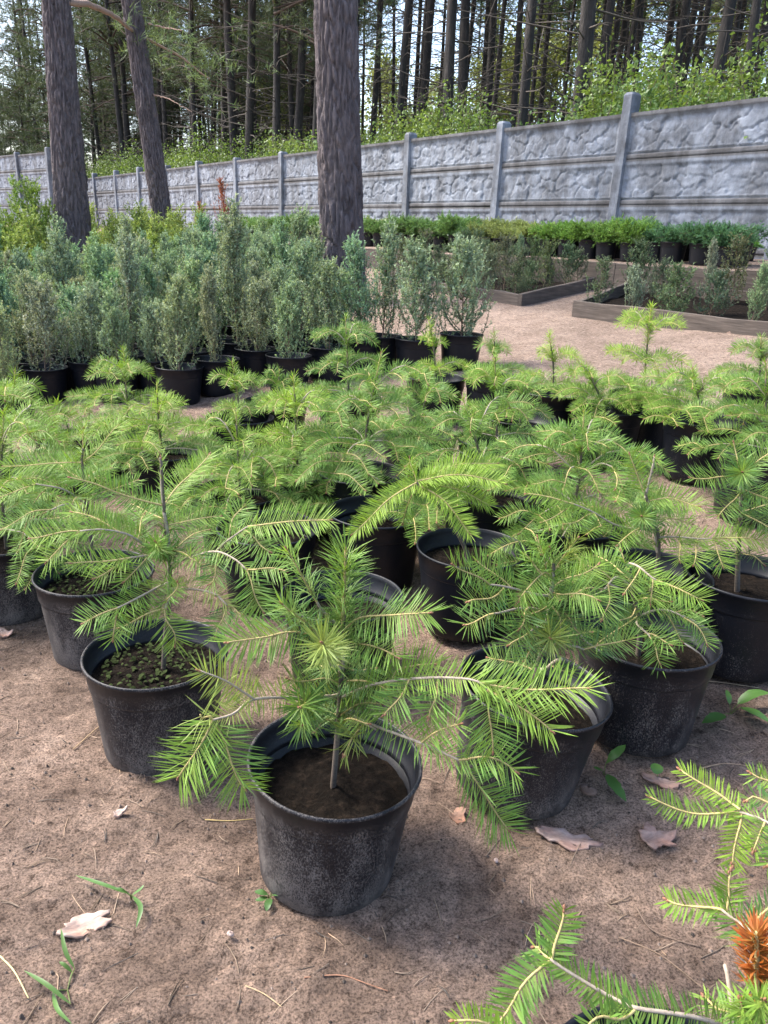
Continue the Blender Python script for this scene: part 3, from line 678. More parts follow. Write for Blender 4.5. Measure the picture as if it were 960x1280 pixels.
# fir next to it
r, p = fir_root((810, 790), 'sprawling potted fir, one shoot hanging over the pot rim towards broad-leaved weeds', soil=1, dust=.91)
Y = p[1]
stem_px(r, Y, [(800, 780, 0), (792, 745, 0), (786, 705, 0)], r0=.006, r1=.003)
traced(r, p, Y, [
 [('w', [(790, 735, 0), (770, 722, -.03), (755, 737, -.06), (740, 745, -.08)], dict(r0=.003)), ('c', [(755, 737, -.06), (735, 735, -.08), (715, 745, -.1)], dict(L=.03)), ('c', [(765, 725, -.04), (750, 712, -.04), (728, 706, -.04)], dict(L=.03, tone='bright')), ('c', [(760, 730, -.05), (762, 752, -.08), (752, 775, -.1)], dict(L=.03, tone='deep'))],
 [('b', [(787, 704, 0), (803, 712, -.03), (820, 725, -.05)], dict(dens=1.1, tone='bright')), ('c', [(820, 725, -.05), (848, 736, -.07), (877, 750, -.09)], dict(tone='bright', L=.028)), ('c', [(816, 724, -.05), (815, 738, -.07), (813, 756, -.08)], dict(tone='bright', L=.028)), ('c', [(800, 711, -.03), (792, 725, -.06), (780, 742, -.08)], dict(L=.028))],
 [('c', [(797, 770, 0), (775, 785, -.05), (745, 806, -.09)], dict(tone='deep', L=.026))],
 [('b', [(798, 775, 0), (800, 785, -.06), (812, 796, -.1)], dict(tone='deep')), ('c', [(812, 796, -.1), (820, 812, -.12), (825, 830, -.13)], dict(tone='mid', L=.026)), ('c', [(806, 792, -.08), (820, 795, -.1), (838, 806, -.12)], dict(tone='mid', L=.024))],
 [('b', [(798, 770, 0), (825, 762, -.02), (855, 772, -.04)], {}), ('c', [(855, 772, -.04), (872, 783, -.06), (884, 806, -.08)], dict(tone='mid', L=.024)), ('c', [(828, 763, -.02), (842, 782, -.04), (853, 802, -.06)], dict(tone='deep', L=.024)), ('c', [(840, 766, -.03), (858, 762, -.02), (878, 770, -.02)], {})],
 [('r', [(788, 720, 0), (780, 700, .02), (776, 688, .03)], dict(dens=.6)), ('c', [(788, 725, 0), (765, 705, .05), (745, 695, .08)], {})],
 [('c', [(795, 760, 0), (790, 770, -.05), (775, 775, -.09)], dict(tone='deep')), ('c', [(795, 750, 0), (815, 748, -.04), (838, 752, -.06)], dict(tone='mid'))],
])
# fir with brown-tipped leader behind
r, p = fir_root((812, 712), 'potted fir with bud-tipped leader and long level limb reaching right', soil=1)
Y = p[1]
stem_px(r, Y, [(820, 718, 0), (823, 672, 0), (810, 630, 0), (807, 615, 0)], r0=.006, r1=.003)
traced(r, p, Y, [
 [('s', [(822, 690, 0), (818, 655, 0), (809, 625, 0)], dict(tone='mid', L=.026, r0=.004, r1=.0035, old=True, bud=False, dens=1.5))],
 [('r', [(807, 622, 0), (813, 596, 0), (818, 571, 0)], dict(dens=.55, L=.022, r0=.003, r1=.0024, old=True))],
 [('c', [(804, 615, 0), (796, 592, .01), (787, 568, .02)], dict(tone='bright', L=.027))],
 [('c', [(808, 627, 0), (840, 623, -.02), (874, 633, -.05)], dict(tone='bright', L=.029, dens=1.2))],
 [('b', [(815, 662, 0), (773, 657, -.03), (742, 641, -.05), (717, 630, -.06)], dict(dens=1.0, tone='bright')), ('c', [(717, 630, -.06), (690, 622, -.06), (659, 617, -.06)], dict(tone='bright', L=.027)), ('c', [(717, 632, -.06), (700, 642, -.08), (677, 653, -.1)], dict(tone='bright', L=.026)), ('c', [(742, 641, -.05), (725, 650, -.08), (706, 655, -.1)], dict(tone='mid'))],
 [('r', [(810, 650, 0), (805, 648, -.04), (802, 645, -.08)], dict(tone='deep', L=.03, dens=1.4))],
 [('c', [(815, 655, 0), (795, 662, -.04), (771, 682, -.08)], dict(tone='mid', L=.028))],
 [('b', [(822, 672, 0), (855, 672, -.02), (890, 673, -.05)], dict(dens=1.0, tone='bright')), ('c', [(890, 673, -.05), (925, 672, -.06), (964, 677, -.07)], dict(tone='bright', L=.03, dens=1.2)), ('c', [(848, 674, -.03), (850, 688, -.06), (850, 702, -.08)], dict(tone='bright')), ('c', [(872, 674, -.04), (870, 690, -.07), (867, 706, -.09)], dict(tone='bright', L=.028)), ('c', [(893, 674, -.05), (897, 690, -.08), (904, 709, -.1)], dict(tone='bright', L=.028))],
 [('c', [(815, 650, 0), (840, 648, .04), (865, 655, .08)], dict(tone='mid')), ('c', [(812, 640, 0), (790, 632, .05), (768, 622, .1)], dict(tone='mid'))],
])
# fir at the right edge
r, p = fir_root((936, 716), 'potted fir in the dark clean pot beside broad-leaved weeds at the row end', soil=0, dust=.82)
Y = p[1]
stem_px(r, Y, [(922, 716, 0), (925, 650, 0), (927, 596, 0)], r0=.007, r1=.003)
traced(r, p, Y, [
 [('s', [(924, 670, 0), (926, 630, 0), (927, 600, 0)], dict(tone='mid', L=.026, r0=.004, r1=.0035, old=True, bud=False, dens=1.5))],
 [('c', [(926, 594, 0), (922, 575, .02), (917, 553, .04)], dict(tone='mid', L=.028))],
 [('r', [(927, 600, 0), (927, 594, -.03), (928, 590, -.07)], dict(tone='deep', L=.034, dens=1.5, r0=.002))],
 [('c', [(925, 598, 0), (895, 597, -.02), (863, 597, -.04)], dict(tone='mid', L=.03))],
 [('c', [(928, 596, 0), (945, 578, .01), (970, 562, .02)], dict(tone='mid', L=.03))],
 [('c', [(926, 615, 0), (912, 630, -.04), (898, 645, -.06)], dict(tone='deep', L=.034))],
 [('c', [(926, 610, 0), (950, 620, -.04), (985, 630, -.06)], dict(tone='mid', L=.03))],
 [('c', [(925, 640, 0), (945, 650, -.05), (975, 668, -.08)], dict(tone='deep', L=.03)), ('c', [(925, 640, 0), (960, 630, .04), (1000, 625, .08)], dict(tone='mid'))],
 [('c', [(924, 690, 0), (940, 694, -.03), (955, 706, -.05)], dict(tone='dark', L=.022, dens=.6)), ('c', [(923, 690, 0), (908, 700, -.04), (896, 708, -.06)], dict(tone='dark', L=.022, dens=.6))],
])
# fir reaching in at the lower right
r, p = fir_root((848, 1425), 'potted fir with rust-red dead shoot, reaching over bare soil, its pot rim just showing', soil=0)
Y = p[1] + .06
stem_px(r, Y, [(905, 1345, 0), (935, 1290, .0), (946, 1245, .01)], r0=.006, r1=.0035)
traced(r, p, Y, [
 [('r', [(947, 1245, .01), (946, 1205, .02), (945, 1165, .03)], dict(tone='rust', L=.019, dens=2.6, wmul=1.4, r0=.003, r1=.002, bud=False))],
 [('b', [(930, 1300, 0), (880, 1278, -.02), (800, 1259, -.02), (772, 1247, -.01), (735, 1226, .0), (688, 1199, .01)], dict(dens=1.1, L=0.0158, wmul=1.15)),
  ('c', [(690, 1200, .01), (697, 1172, .02), (705, 1137, .03)], dict(tone='mid', L=0.0158, wmul=1.2, dens=1.2)),
  ('c', [(690, 1199, .01), (678, 1190, .02), (668, 1184, .03)], dict(tone='mid', L=0.0144, wmul=1.2)),
  ('c', [(688, 1201, .01), (648, 1240, -.01), (615, 1286, -.03)], dict(tone='mid', L=0.0173, wmul=1.2, dens=1.2)),
  ('c', [(795, 1261, -.02), (760, 1272, -.04), (730, 1290, -.06)], dict(tone='mid', L=0.0158, wmul=1.2)),
  ('c', [(640, 1295, -.04), (605, 1278, -.04), (568, 1276, -.04)], dict(tone='lime', L=0.0122, wmul=1.2))],
 [('b', [(938, 1285, 0), (985, 1180, .08), (990, 1060, .18), (958, 1027, .22), (925, 1015, .24)], dict(dens=.5, L=.016)),
  ('c', [(925, 1016, .24), (870, 1018, .25), (812, 996, .26)], dict(tone='bright', L=0.0151)),
  ('c', [(925, 1012, .24), (885, 984, .27), (850, 962, .29)], dict(tone='lime', L=0.0151)),
  ('c', [(928, 1015, .24), (921, 1045, .22), (916, 1080, .2)], dict(tone='lime', L=0.0173, dens=1.2)),
  ('c', [(956, 1028, .22), (949, 1045, .2), (942, 1063, .19)], dict(tone='bright', L=0.0173)),
  ('c', [(970, 1002, .24), (950, 998, .25), (932, 1001, .25)], dict(tone='deep', L=0.0144)),
  ('c', [(980, 985, .26), (962, 977, .27), (938, 966, .28)], dict(tone='bright', L=0.0144)),
  ('c', [(975, 1040, .2), (968, 1060, .18), (958, 1082, .17)], dict(tone='mid', L=0.0158))],
 [('b', [(945, 1250, .01), (968, 1195, .05), (935, 1158, .09), (902, 1137, .11)], dict(dens=.9, tone='deep', wmul=1.1)),
  ('c', [(902, 1137, .11), (870, 1134, .12), (834, 1125, .13)], dict(tone='bright', L=0.0151, wmul=1.1)),
  ('c', [(908, 1139, .11), (911, 1115, .12), (913, 1090, .13)], dict(tone='bright', L=0.0144, wmul=1.1)),
  ('c', [(940, 1160, .08), (955, 1140, .09), (975, 1125, .1)], dict(tone='deep', L=0.0151))],
 [('w', [(935, 1290, 0), (918, 1280, .02), (906, 1206, .06)], dict(r0=.0028, r1=.0022))],
 [('r', [(940, 1275, 0), (930, 1262, -.01), (925, 1250, -.01)], dict(tone='bright', L=0.0173)), ('c', [(938, 1280, 0), (905, 1265, .02), (880, 1245, .05)], dict(tone='mid', L=0.0158))],
 [('c', [(945, 1255, 0), (965, 1245, .02), (990, 1240, .04)], dict(tone='bright', L=0.0173)), ('r', [(946, 1270, 0), (950, 1258, -.02), (955, 1250, -.03)], dict(tone='bright', L=0.0173))],
])

# ------------------------------------------------------------------ firs in the crowded rows behind: (rim px, leader top px, spread, tone, levels, label)
ROW = 'potted firs in the crowded back rows'
GEN = 'leafy green potted fir crowded among other firs in the back rows'
rows = [
 ((5, 668), (8, 515), .24, 'bright', 3, 'potted fir at the outer left end of the fir block beside bare soil'),
 ((300, 612), (293, 511), .20, 'bright', 3, 'bright potted fir directly behind the wide fir with bare brown leader'), ((372, 585), (366, 470), .17, 'lime', 3, 'yellow-tipped small fir in the open dark pot behind the wide fir'),
 ((452, 588), (482, 440), .24, 'mid', 4, 'tallest dense fir standing mid-block behind the lime-green fir'),
 ((612, 612), (568, 497), .22, 'mid', 3, 'potted fir with bare leader tip directly behind the lime-green fir'), ((714, 648), (727, 512), .22, 'mid', 4, 'dense upright fir directly behind the tangled dark fir'),
 ((880, 522), (859, 460), .24, 'bright', 2, GEN), ((760, 508), (719, 456), .21, 'bright', 2, GEN),
 ((692, 488), (683, 418), .15, 'lime', 2, 'slender young fir with lime tips at the sandy path edge'),
 ((806, 492), (811, 382), .20, 'lime', 3, 'tall lime-tipped fir standing against the sandy path and timber bed'),
 ((955, 562), (953, 452), .22, 'mid', 3, 'potted fir directly behind the fir in the dark clean pot'), ((622, 548), (615, 448), .17, 'bright', 3, GEN),
 ((545, 470), (533, 400), .15, 'lime', 2, 'small lime-tipped fir at the foot of the bushy lone juniper'), ((620, 470), (615, 415), .15, 'mid', 2, GEN),
 ((437, 497), (430, 396), .20, 'mid', 3, 'potted fir between the tallest dense fir and the juniper block'), ((160, 530), (152, 436), .20, 'bright', 3, GEN),
 ((205, 562), (198, 478), .19, 'lime', 3, GEN), ((14, 588), (25, 464), .21, 'bright', 3, 'potted fir just behind the one at the outer left end'),
 ((300, 520), (290, 451), .17, 'bright', 2, GEN), ((90, 545), (70, 500), .17, 'bright', 2, GEN),
 ((650, 520), (655, 470), .17, 'mid', 2, GEN), ((525, 540), (540, 470), .19, 'mid', 2, GEN),
 ((950, 480), (945, 420), .18, 'mid', 2, GEN), ((345, 500), (350, 462), .15, 'mid', 2, GEN),
]
for i, (rp, lt, sp, tone, lv, lab) in enumerate(rows):
    r, p = fir_root(rp, lab, ROW if lab == GEN else None, soil=i % 4, dust=.97 if i == 0 else .80)
    topp = on_y(lt[0], lt[1], p[1])
    h = max(topp[2]-p[2]-.16, .12); lean = ((topp[0]-p[0])*.8, rng.normal(0, .015))
    proc_fir(r, h, sp, tone, 300+i, lean, lv, leader=min(.10, h*.35))

# pots without a plant showing
for (px, py, s, lab) in ((471, 637, 2, 'empty black pot with deep soil behind the bare-soil pot'), (428, 741, 2, 'empty black pot half hidden behind the foremost fir'), (335, 657, 1, 'empty black pot hidden under the wide fir')):
    p = on_ground(px, py, POT_H); p[2] = gz(p[0], p[1])-.003
    r = root_at('plant_pot', p); tag(r, lab, 'pot'); add_pot(r, s)

# ------------------------------------------------------------------ junipers
def juniper_meshes(seed, H, width, base_col, tip_col, dens=1.0, nshoot=42, lean=.35, nl=.017):
    rg = np.random.default_rng(seed); wood = MB(); fol = MB()
    S = resample(np.array([[0, 0, 0], [rg.normal(0, .01), rg.normal(0, .01), H*.5], [rg.normal(0, .02), rg.normal(0, .02), H]]), 30)
    V, Q, T = tube(S, np.linspace(.006, .0015, 30), 6); wood.add(V, Q, T, (.14, .095, .065))
    PP, DD, LL, CC = [], [], [], []
    def shoot(C, dn):
        ln = np.linalg.norm(np.diff(C, axis=0), axis=1).sum(); m = max(4, int(ln/.0042*dn*dens)); vv = rg.uniform(.6, 1.4)
        f = rg.uniform(.05, 1, m)*(len(C)-1); k = np.clip(f.astype(int), 0, len(C)-2); a = (f-k)[:, None]
        B = C[k]*(1-a)+C[k+1]*a; t = norm(C[k+1]-C[k])
        r_ = norm(np.cross(t, rg.normal(0, 1, (m, 3))))
        PP.append(B); DD.append(norm(t*.62+r_*.78)); LL.append(nl*rg.uniform(.7, 1.3, m))
        tp = (f/(len(C)-1))[:, None]**2*rg.uniform(.3, 1, (m, 1))
        CC.append((np.array(base_col)*(1-tp)+np.array(tip_col)*tp)*rg.uniform(.75, 1.2, (m, 1))*vv)
    shoot(S[6:], 1.0)
    for i in range(nshoot):
        f = rg.uniform(.02, .93)**1.15; p = S[int(f*29)]; az = rg.uniform(0, 6.28)
        ln = H*(.42*(1-f)+.12)*rg.uniform(.7, 1.2); d = np.array([math.cos(az), math.sin(az), 0])
        out = width*(1.15-f*.9)*rg.uniform(.5, 1.15)
        C = resample(np.stack([p, p+d*out*.7+[0, 0, ln*(.35 if f > .12 else .12)], p+d*out+rg.normal(0, .012, 3)+[0, 0, ln]]), 10)
        V, Q, T = tube(C, np.linspace(.0022, .0007, 10), 4, False); wood.add(V, Q, None, (.15, .10, .07))
        shoot(C, .9)
        for k in range(int(rg.integers(5, 10))):
            g = rg.uniform(.25, 1); q = C[int(g*9)]; a2 = rg.uniform(0, 6.28); l2 = rg.uniform(.03, .085)
            e = norm(np.array([math.cos(a2), math.sin(a2), rg.uniform(.5, 1.3)]))
            shoot(resample(np.stack([q, q+e*l2*.5, q+e*l2+[0, 0, .2*l2]]), 5), 1.0)
    P = np.concatenate(PP); D = np.concatenate(DD); L = np.concatenate(LL); C = np.concatenate(CC)
    Nf = norm(np.cross(D, rg.normal(0, 1, D.shape))); S_ = np.cross(D, Nf); W = L*.21
    V = np.stack([P-S_*W[:, None], P+S_*W[:, None], P+D*L[:, None]], 1).reshape(-1, 3)
    fol.add(V, None, np.arange(len(V)).reshape(-1, 3), np.repeat(C, 3, 0))
    return wood.mesh('stem', MAT_TWIG), fol.mesh('foliage', MAT_JUN, False)
BLUE, BTIP = (.165, .245, .168), (.38, .46, .28)
JUN = [juniper_meshes(40+i, H, wd, BLUE, BTIP, 1.0, n) for i, (H, wd, n) in enumerate(((.68, .16, 58), (.76, .13, 54), (.60, .18, 62), (.86, .12, 52), (.70, .16, 64)))]
SMALL = [juniper_meshes(60+i, H, wd, (.075, .12, .07), (.19, .22, .12), .8, n) for i, (H, wd, n) in enumerate(((.46, .17, 34), (.52, .14, 30), (.40, .20, 40)))]
def juniper(p, me, label, group, potted=True, scale=1.0, color=None, cat='potted juniper', rot=None, soil=0, pscale=.92):
    r = root_at('potted_juniper' if potted else 'juniper_seedling', p, 0)
    tag(r, label, cat, group); z = 0.0
    if potted:
        pt, s = add_pot(r, soil); r.scale = (pscale,)*3; z = .155
    a = rng.uniform(0, 6.28) if rot is None else rot
    ws, fs = me
    o1 = ob('stem', ws, r, (0, 0, z-.01), (rng.normal(0, .05), rng.normal(0, .05), a), scale)
    o2 = ob('foliage', fs, r, (0, 0, z-.01), tuple(o1.rotation_euler), scale); o2['kind'] = 'stuff'
    if color: o2.color = (*color, 1)
    return r
JG = 'blue-green potted junipers massed left of the path'
JL = 'blue-green upright potted juniper massed among its like left of the sandy path'
placed = []
def free(x, y, d):
    return all((x-a)**2+(y-b)**2 > d*d for a, b in placed)
for j in range(19):                               # rows of pots running parallel to the fence
    for i in range(22):
        q = .75 + j*.27; s = 1.2 + i*.29
        b = ND*q + UD*s; x, y = b + rng.normal(0, .03, 2)
        d = np.array([x, y, gz(x, y)+.2])-CAM; zc = d@Fw
        if zc < 1: continue
        px = 480+FPX*(d@Rc)/zc; py = 640-FPX*(d@Uc)/zc
        edge = 470 - 18*max(0, (px-330)/90)
        if not (-70 < px < 460): continue
        if py > (488 - (px > 60)*20 - max(0, px-200)*.14) or py < 352: continue
        if px > 395 and py < 405: continue
        placed.append((x, y))
for k, (x, y) in enumerate(placed):
    sc_ = rng.uniform(.64, .92)*(1.0 if rng.uniform() < .85 else 1.18)
    juniper((x, y, gz(x, y)-.003), JUN[int(rng.integers(0, 5))], JL, JG, True, sc_, (rng.uniform(.85, 1.15), rng.uniform(.92, 1.1), rng.uniform(.85, 1.1)), soil=int(rng.integers(0, 4)))
for px, py, m, s_, lab in ((478, 420, 3, .85, 'thin potted juniper between the massed junipers and the path, beside the centre pine'), (521, 424, 0, .95, 'bushy potted juniper with pale shoots standing alone before the sandy path'), (577, 418, 2, 1.0, 'loose open potted juniper outermost on the sandy path')):
    p = on_ground(px, py, .19); p[2] = gz(p[0], p[1])-.003
    juniper(p, JUN[m], lab, None, True, s_)
# yellower plants further back on the left
YG = [juniper_meshes(80+i, H, wd, (.19, .27, .07), (.36, .43, .12), .8, n, nl=.022) for i, (H, wd, n) in enumerate(((.62, .17, 40), (.75, .15, 40)))]
YL, YGP = 'yellow-green young conifer standing behind the blue-green junipers', 'yellow-green conifers behind the junipers'
k = 0
for j in range(7):
    for i in range(12):
        x = -5.6 + i*.42 + (j % 2)*.2; y = 8.0 + j*.62 - i*.10
        x += rng.normal(0, .06); y += rng.normal(0, .06)
        d = np.array([x, y, gz(x, y)])-CAM; zc = d@Fw; px = 480+FPX*(d@Rc)/zc
        if -30 < px < 250 and not (abs(px-90) < 25 and y < 9.6):
            juniper((x, y, gz(x, y)), YG[k % 2], YL, YGP, False, rng.uniform(1.0, 1.3), None, 'conifer'); k += 1
# two big bright thujas at the left edge
TH = juniper_meshes(95, 1.25, .42, (.12, .22, .035), (.26, .36, .06), 1.0, 110, nl=.022)
for px, py, dist, s_, lab in ((44, 330, 9.2, 1.0, 'large bright green thuja bush beside the left pine trunk'), (-8, 335, 8.4, .85, 'yellow-green thuja bush cut by the left picture edge, beside the larger one')):
    p = on_y(px, py, dist); p[2] = gz(p[0], p[1])
    r = root_at('thuja_bush', p); tag(r, lab, 'bush'); ob('stem', TH[0], r, None, (0, 0, dist), s_); o = ob('foliage', TH[1], r, None, (0, 0, dist), s_); o['kind'] = 'stuff'

# ------------------------------------------------------------------ low junipers in pots along the fence
def low_juniper(seed, rad, H, nb=30):
    rg = np.random.default_rng(seed); wood = MB(); fol = MB(); PP, DD, LL, CC = [], [], [], []
    for i in range(nb):
        az = rg.uniform(0, 6.28); ln = rad*rg.uniform(.5, 1.1); e = np.array([math.cos(az), math.sin(az), 0]); h = H*rg.uniform(.3, 1.1)
        C = resample(np.stack([[0, 0, 0], e*ln*.5+[0, 0, h*.8], e*ln+[0, 0, h*rg.uniform(.6, 1.1)]]), 9)
        V, Q, T = tube(C, np.linspace(.003, .001, 9), 4, False); wood.add(V, Q, None, (.15, .10, .07))
        for k in range(16):
            g = rg.uniform(.2, 1); q = C[int(g*8)]; d = norm(e+rg.normal(0, .6, 3)+[0, 0, .6]); l2 = rg.uniform(.05, .11)
            m = 20; f = rg.uniform(0, 1, (m, 1)); B = q+d*l2*f; rr = norm(np.cross(d, rg.normal(0, 1, (m, 3))))
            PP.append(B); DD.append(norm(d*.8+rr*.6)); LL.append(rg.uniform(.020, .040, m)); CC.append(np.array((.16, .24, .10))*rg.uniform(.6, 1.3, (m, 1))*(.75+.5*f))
    P = np.concatenate(PP); D = np.concatenate(DD); L = np.concatenate(LL); C = np.concatenate(CC)
    S_ = norm(np.cross(D, rg.normal(0, 1, D.shape))); W = L*.11
    V = np.stack([P-S_*W[:, None], P+S_*W[:, None], P+D*L[:, None]], 1).reshape(-1, 3)
    fol.add(V, None, np.arange(len(V)).reshape(-1, 3), np.repeat(C, 3, 0))
    return wood.mesh('stem', MAT_TWIG), fol.mesh('foliage', MAT_JUN, False)
LOW = [low_juniper(120+i, .25, .22, 40) for i in range(4)]
LG = 'low junipers in pots along the concrete fence'
tints = [((.85, 1.0, .8), 'green'), ((1.5, 1.2, 1.0), 'straw-tinted'), ((1.0, 1.2, .6), 'bright green'), ((.62, .88, 1.0), 'blue-green')]
def low(p, me, tint, lab, grp, sc_=.8, fs=1.0):
    r = root_at('potted_low_juniper', p); tag(r, lab, 'potted juniper', grp); add_pot(r, 3); r.scale = (sc_,)*3
    a = rng.uniform(0, 6.28)
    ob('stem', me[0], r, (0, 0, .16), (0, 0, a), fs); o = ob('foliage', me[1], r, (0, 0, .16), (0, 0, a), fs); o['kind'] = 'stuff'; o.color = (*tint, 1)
    return r
for row in range(3):
    for i in range(63):
        s = S0 - 2.75 + i*.262 + row*.11 + rng.normal(0, .02); q = 6.62 + row*.33 + rng.normal(0, .02)
        x, y = ND*q + UD*s; z = float(tz(x, y))
        d = np.array([x, y, z])-CAM; zc = d@Fw; px = 480+FPX*(d@Rc)/zc
        if px > 925 or px < 300: continue
        if row == 2 and rng.uniform() < .25: continue
        ti = 3 if px > 795 else (2 if px > 690 else (1 if px > 590 else 0))
        if rng.uniform() < .15: ti = int(rng.integers(0, 4))
        t, nm = tints[ti]
        low((x, y, z-.004), LOW[int(rng.integers(0, 4))], np.array(t)*rng.uniform(.85, 1.15), '%s low juniper in a black pot in the row along the fence' % nm, LG + ', ' + nm, rng.uniform(.78, .9), rng.uniform(.72, 1.22))
for px, py, t, lab in ((907, 322, (1.9, 1.6, .5), 'small pot with yellow leafy plant set apart by the end fence post'), (932, 326, (.8, 1.2, .5), 'small pot with green plant before the end fence post'), (952, 318, (.9, 1.2, .6), 'small pot behind the green one at the end fence post')):
    p = on_ground(px, py, 0, tz); low(p, LOW[1], t, lab, None, .62, .75)
# rust-brown dried conifers
RU = juniper_meshes(99, .75, .12, (.26, .075, .035), (.34, .12, .06), .8, 30, nl=.018)
for px, Yd, s_, lab in ((283, 13.6, 1.12, 'upright rust-brown dried conifer before the fence'), (252, 13.6, .92, 'low rust-brown dried conifer next to the upright one')):
    p = on_y(px, 300, Yd); p[2] = max(gz(p[0], p[1]), 0)
    p = np.array([p[0], p[1], float(tz(p[0], p[1])) if p[0]*NX+p[1]*NY > Q_TER else float(gz(p[0], p[1]))])
    juniper(p, RU, lab, None, True, s_, None, 'potted conifer')

# ------------------------------------------------------------------ timber beds and the terrace boards
def board(a, b, h, th, parent, z0=None, name='board', sink=.03):
    a = np.asarray(a, float); b = np.asarray(b, float); L = np.linalg.norm(b[:2]-a[:2])
    nseg = max(2, int(L/.25)); t = np.linspace(0, 1, nseg+1)
    rg = np.random.default_rng(int(abs(a[0]*1000+b[1]*777)) % 99999)
    V, Q = [], []
    for k, u in enumerate(t):
        jt = rg.normal(0, .004, 2); zc = (b[2]-a[2])*u
        c = .004
        for (y, z) in ((-th/2, -sink), (-th/2, h-c), (-th/2+c, h), (th/2-c, h), (th/2, h-c), (th/2, -sink)):
            V.append((u*L, y+jt[0]*.5, z+zc+(jt[1] if z > 0 else 0)))
    for k in range(nseg):
        for m in range(6):
            Q.append((k*6+m, k*6+(m+1) % 6, k*6+6+(m+1) % 6, k*6+6+m))
    n = nseg*6
    me = mesh_np(name, V, [q[::-1] for q in Q]+[(0, 1, 2, 3), (0, 3, 4, 5), (n+3, n+2, n+1, n), (n+5, n+4, n+3, n)], None, MAT_BOARD, None, False)
    o = ob(name, me, parent); an = math.atan2(b[1]-a[1], b[0]-a[0])
    o.location = [float(v) for v in a - (np.array(parent.location) if parent else 0)]; o.rotation_euler = (0, 0, an)
    return o
def bed(corners_px, h, label, plants, near_lab, grp, soil_dz=.03):
    C = [on_ground(px, py) for px, py in corners_px]
    for c in C: c[2] = gz(c[0], c[1])
    o = C[0]
    r = root_at('raised_bed', o); tag(r, label, 'raised bed')
    for i in range(4):
        a, b = C[i], C[(i+1) % 4]; e = norm(b-a)*.022
        board(a+e*(1 if i % 2 else -1)*1.0, b-e*(1 if i % 2 else -1)*1.0, h, .04, r)
    # dark bed soil
    u = np.linspace(.005, .995, 18); g, k = np.meshgrid(u, u)
    P = (C[0]*((1-g)*(1-k))[..., None] + C[1]*(g*(1-k))[..., None] + C[2]*(g*k)[..., None] + C[3]*((1-g)*k)[..., None])
    P[..., 2] = gz(P[..., 0], P[..., 1]) + soil_dz + .012*fbm(P[..., 0], P[..., 1], 4, 3, 2.5)
    i = np.arange(17)[:, None]*18; j = np.arange(17)[None]
    Q = np.stack([i+j, i+j+1, i+19+j, i+18+j], -1).reshape(-1, 4)
    nrm = np.cross(P[0, 1]-P[0, 0], P[1, 0]-P[0, 0])[2]
    ob('bed_soil', mesh_np('bed_soil', P.reshape(-1, 3)-o, Q if nrm > 0 else Q[:, ::-1], None, MAT_PSOIL), r)
    rg = np.random.default_rng(int(corners_px[0][0]))
    nu, nv = plants
    for a in range(nu):
        for b in range(nv):
            g_, k_ = (a+.5+rg.normal(0, .12))/nu, (b+.5+rg.normal(0, .12))/nv
            p = C[0]*(1-g_)*(1-k_) + C[1]*g_*(1-k_) + C[2]*g_*k_ + C[3]*(1-g_)*k_
            p[2] = gz(p[0], p[1]) + soil_dz
            m = SMALL[int(rg.integers(0, 3))] if rg.uniform() < .75 else JUN[int(rg.integers(0, 5))]
            tint = (rg.uniform(.8, 1.2), rg.uniform(.9, 1.1), rg.uniform(.8, 1.1))
            juniper(p, m, near_lab, grp, False, rg.uniform(.6, .88) if m in SMALL else .48, tint, 'juniper')
bed([(651, 383), (738, 362), (590, 338), (484, 357)], .10, 'timber-edged bed of junipers with its board corner jutting onto the sandy path', (5, 6), 'juniper growing in the left timber-edged bed', 'junipers in the left bed')
bed([(720, 394), (1010, 430), (1040, 392), (790, 367)], .10, 'timber-edged bed of junipers on the right, in front of the terrace boards', (6, 2), 'juniper growing in the right timber-edged bed', 'junipers in the right bed')
bed([(478, 345), (523, 349), (560, 333), (490, 329)], .09, 'far small timber-edged bed beside the centre pine trunk', (2, 2), 'juniper growing in the far small bed', 'junipers in the far small bed')
# retaining boards of the terrace
tr = root_at('retaining_wall', qp(Q_TER, 0, .0)); tag(tr, 'long dark board wall holding up the pot terrace', 'retaining wall')
s = S0 - 6.0
while s < S0 + 14:
    a = qp(Q_TER, s); b = qp(Q_TER, s+2.0)
    za = gz(a[0], a[1]); zb = gz(b[0], b[1])
    a[2] = za; b[2] = zb
    d = rng.normal(0, .012)
    board(a+[0, 0, 0], b+[0, 0, 0], .86-.66+.028+d*.5, .03, tr, sink=.05)
    c = qp(Q_TER-.035, s+rng.uniform(.5, .8)); c[2] = gz(c[0], c[1])
    V, Q = box_verts(-.055, .055, -.02, .02, -.05, .235+rng.uniform(0, .02))
    o = ob('stake', mesh_np('stake', V, Q[:, ::-1], None, MAT_BOARD, None, False), tr); o.location = [float(v) for v in c-np.array(tr.location)]; o.rotation_euler = (0, 0, math.atan2(UD[1], UD[0]))
    s += 2.003
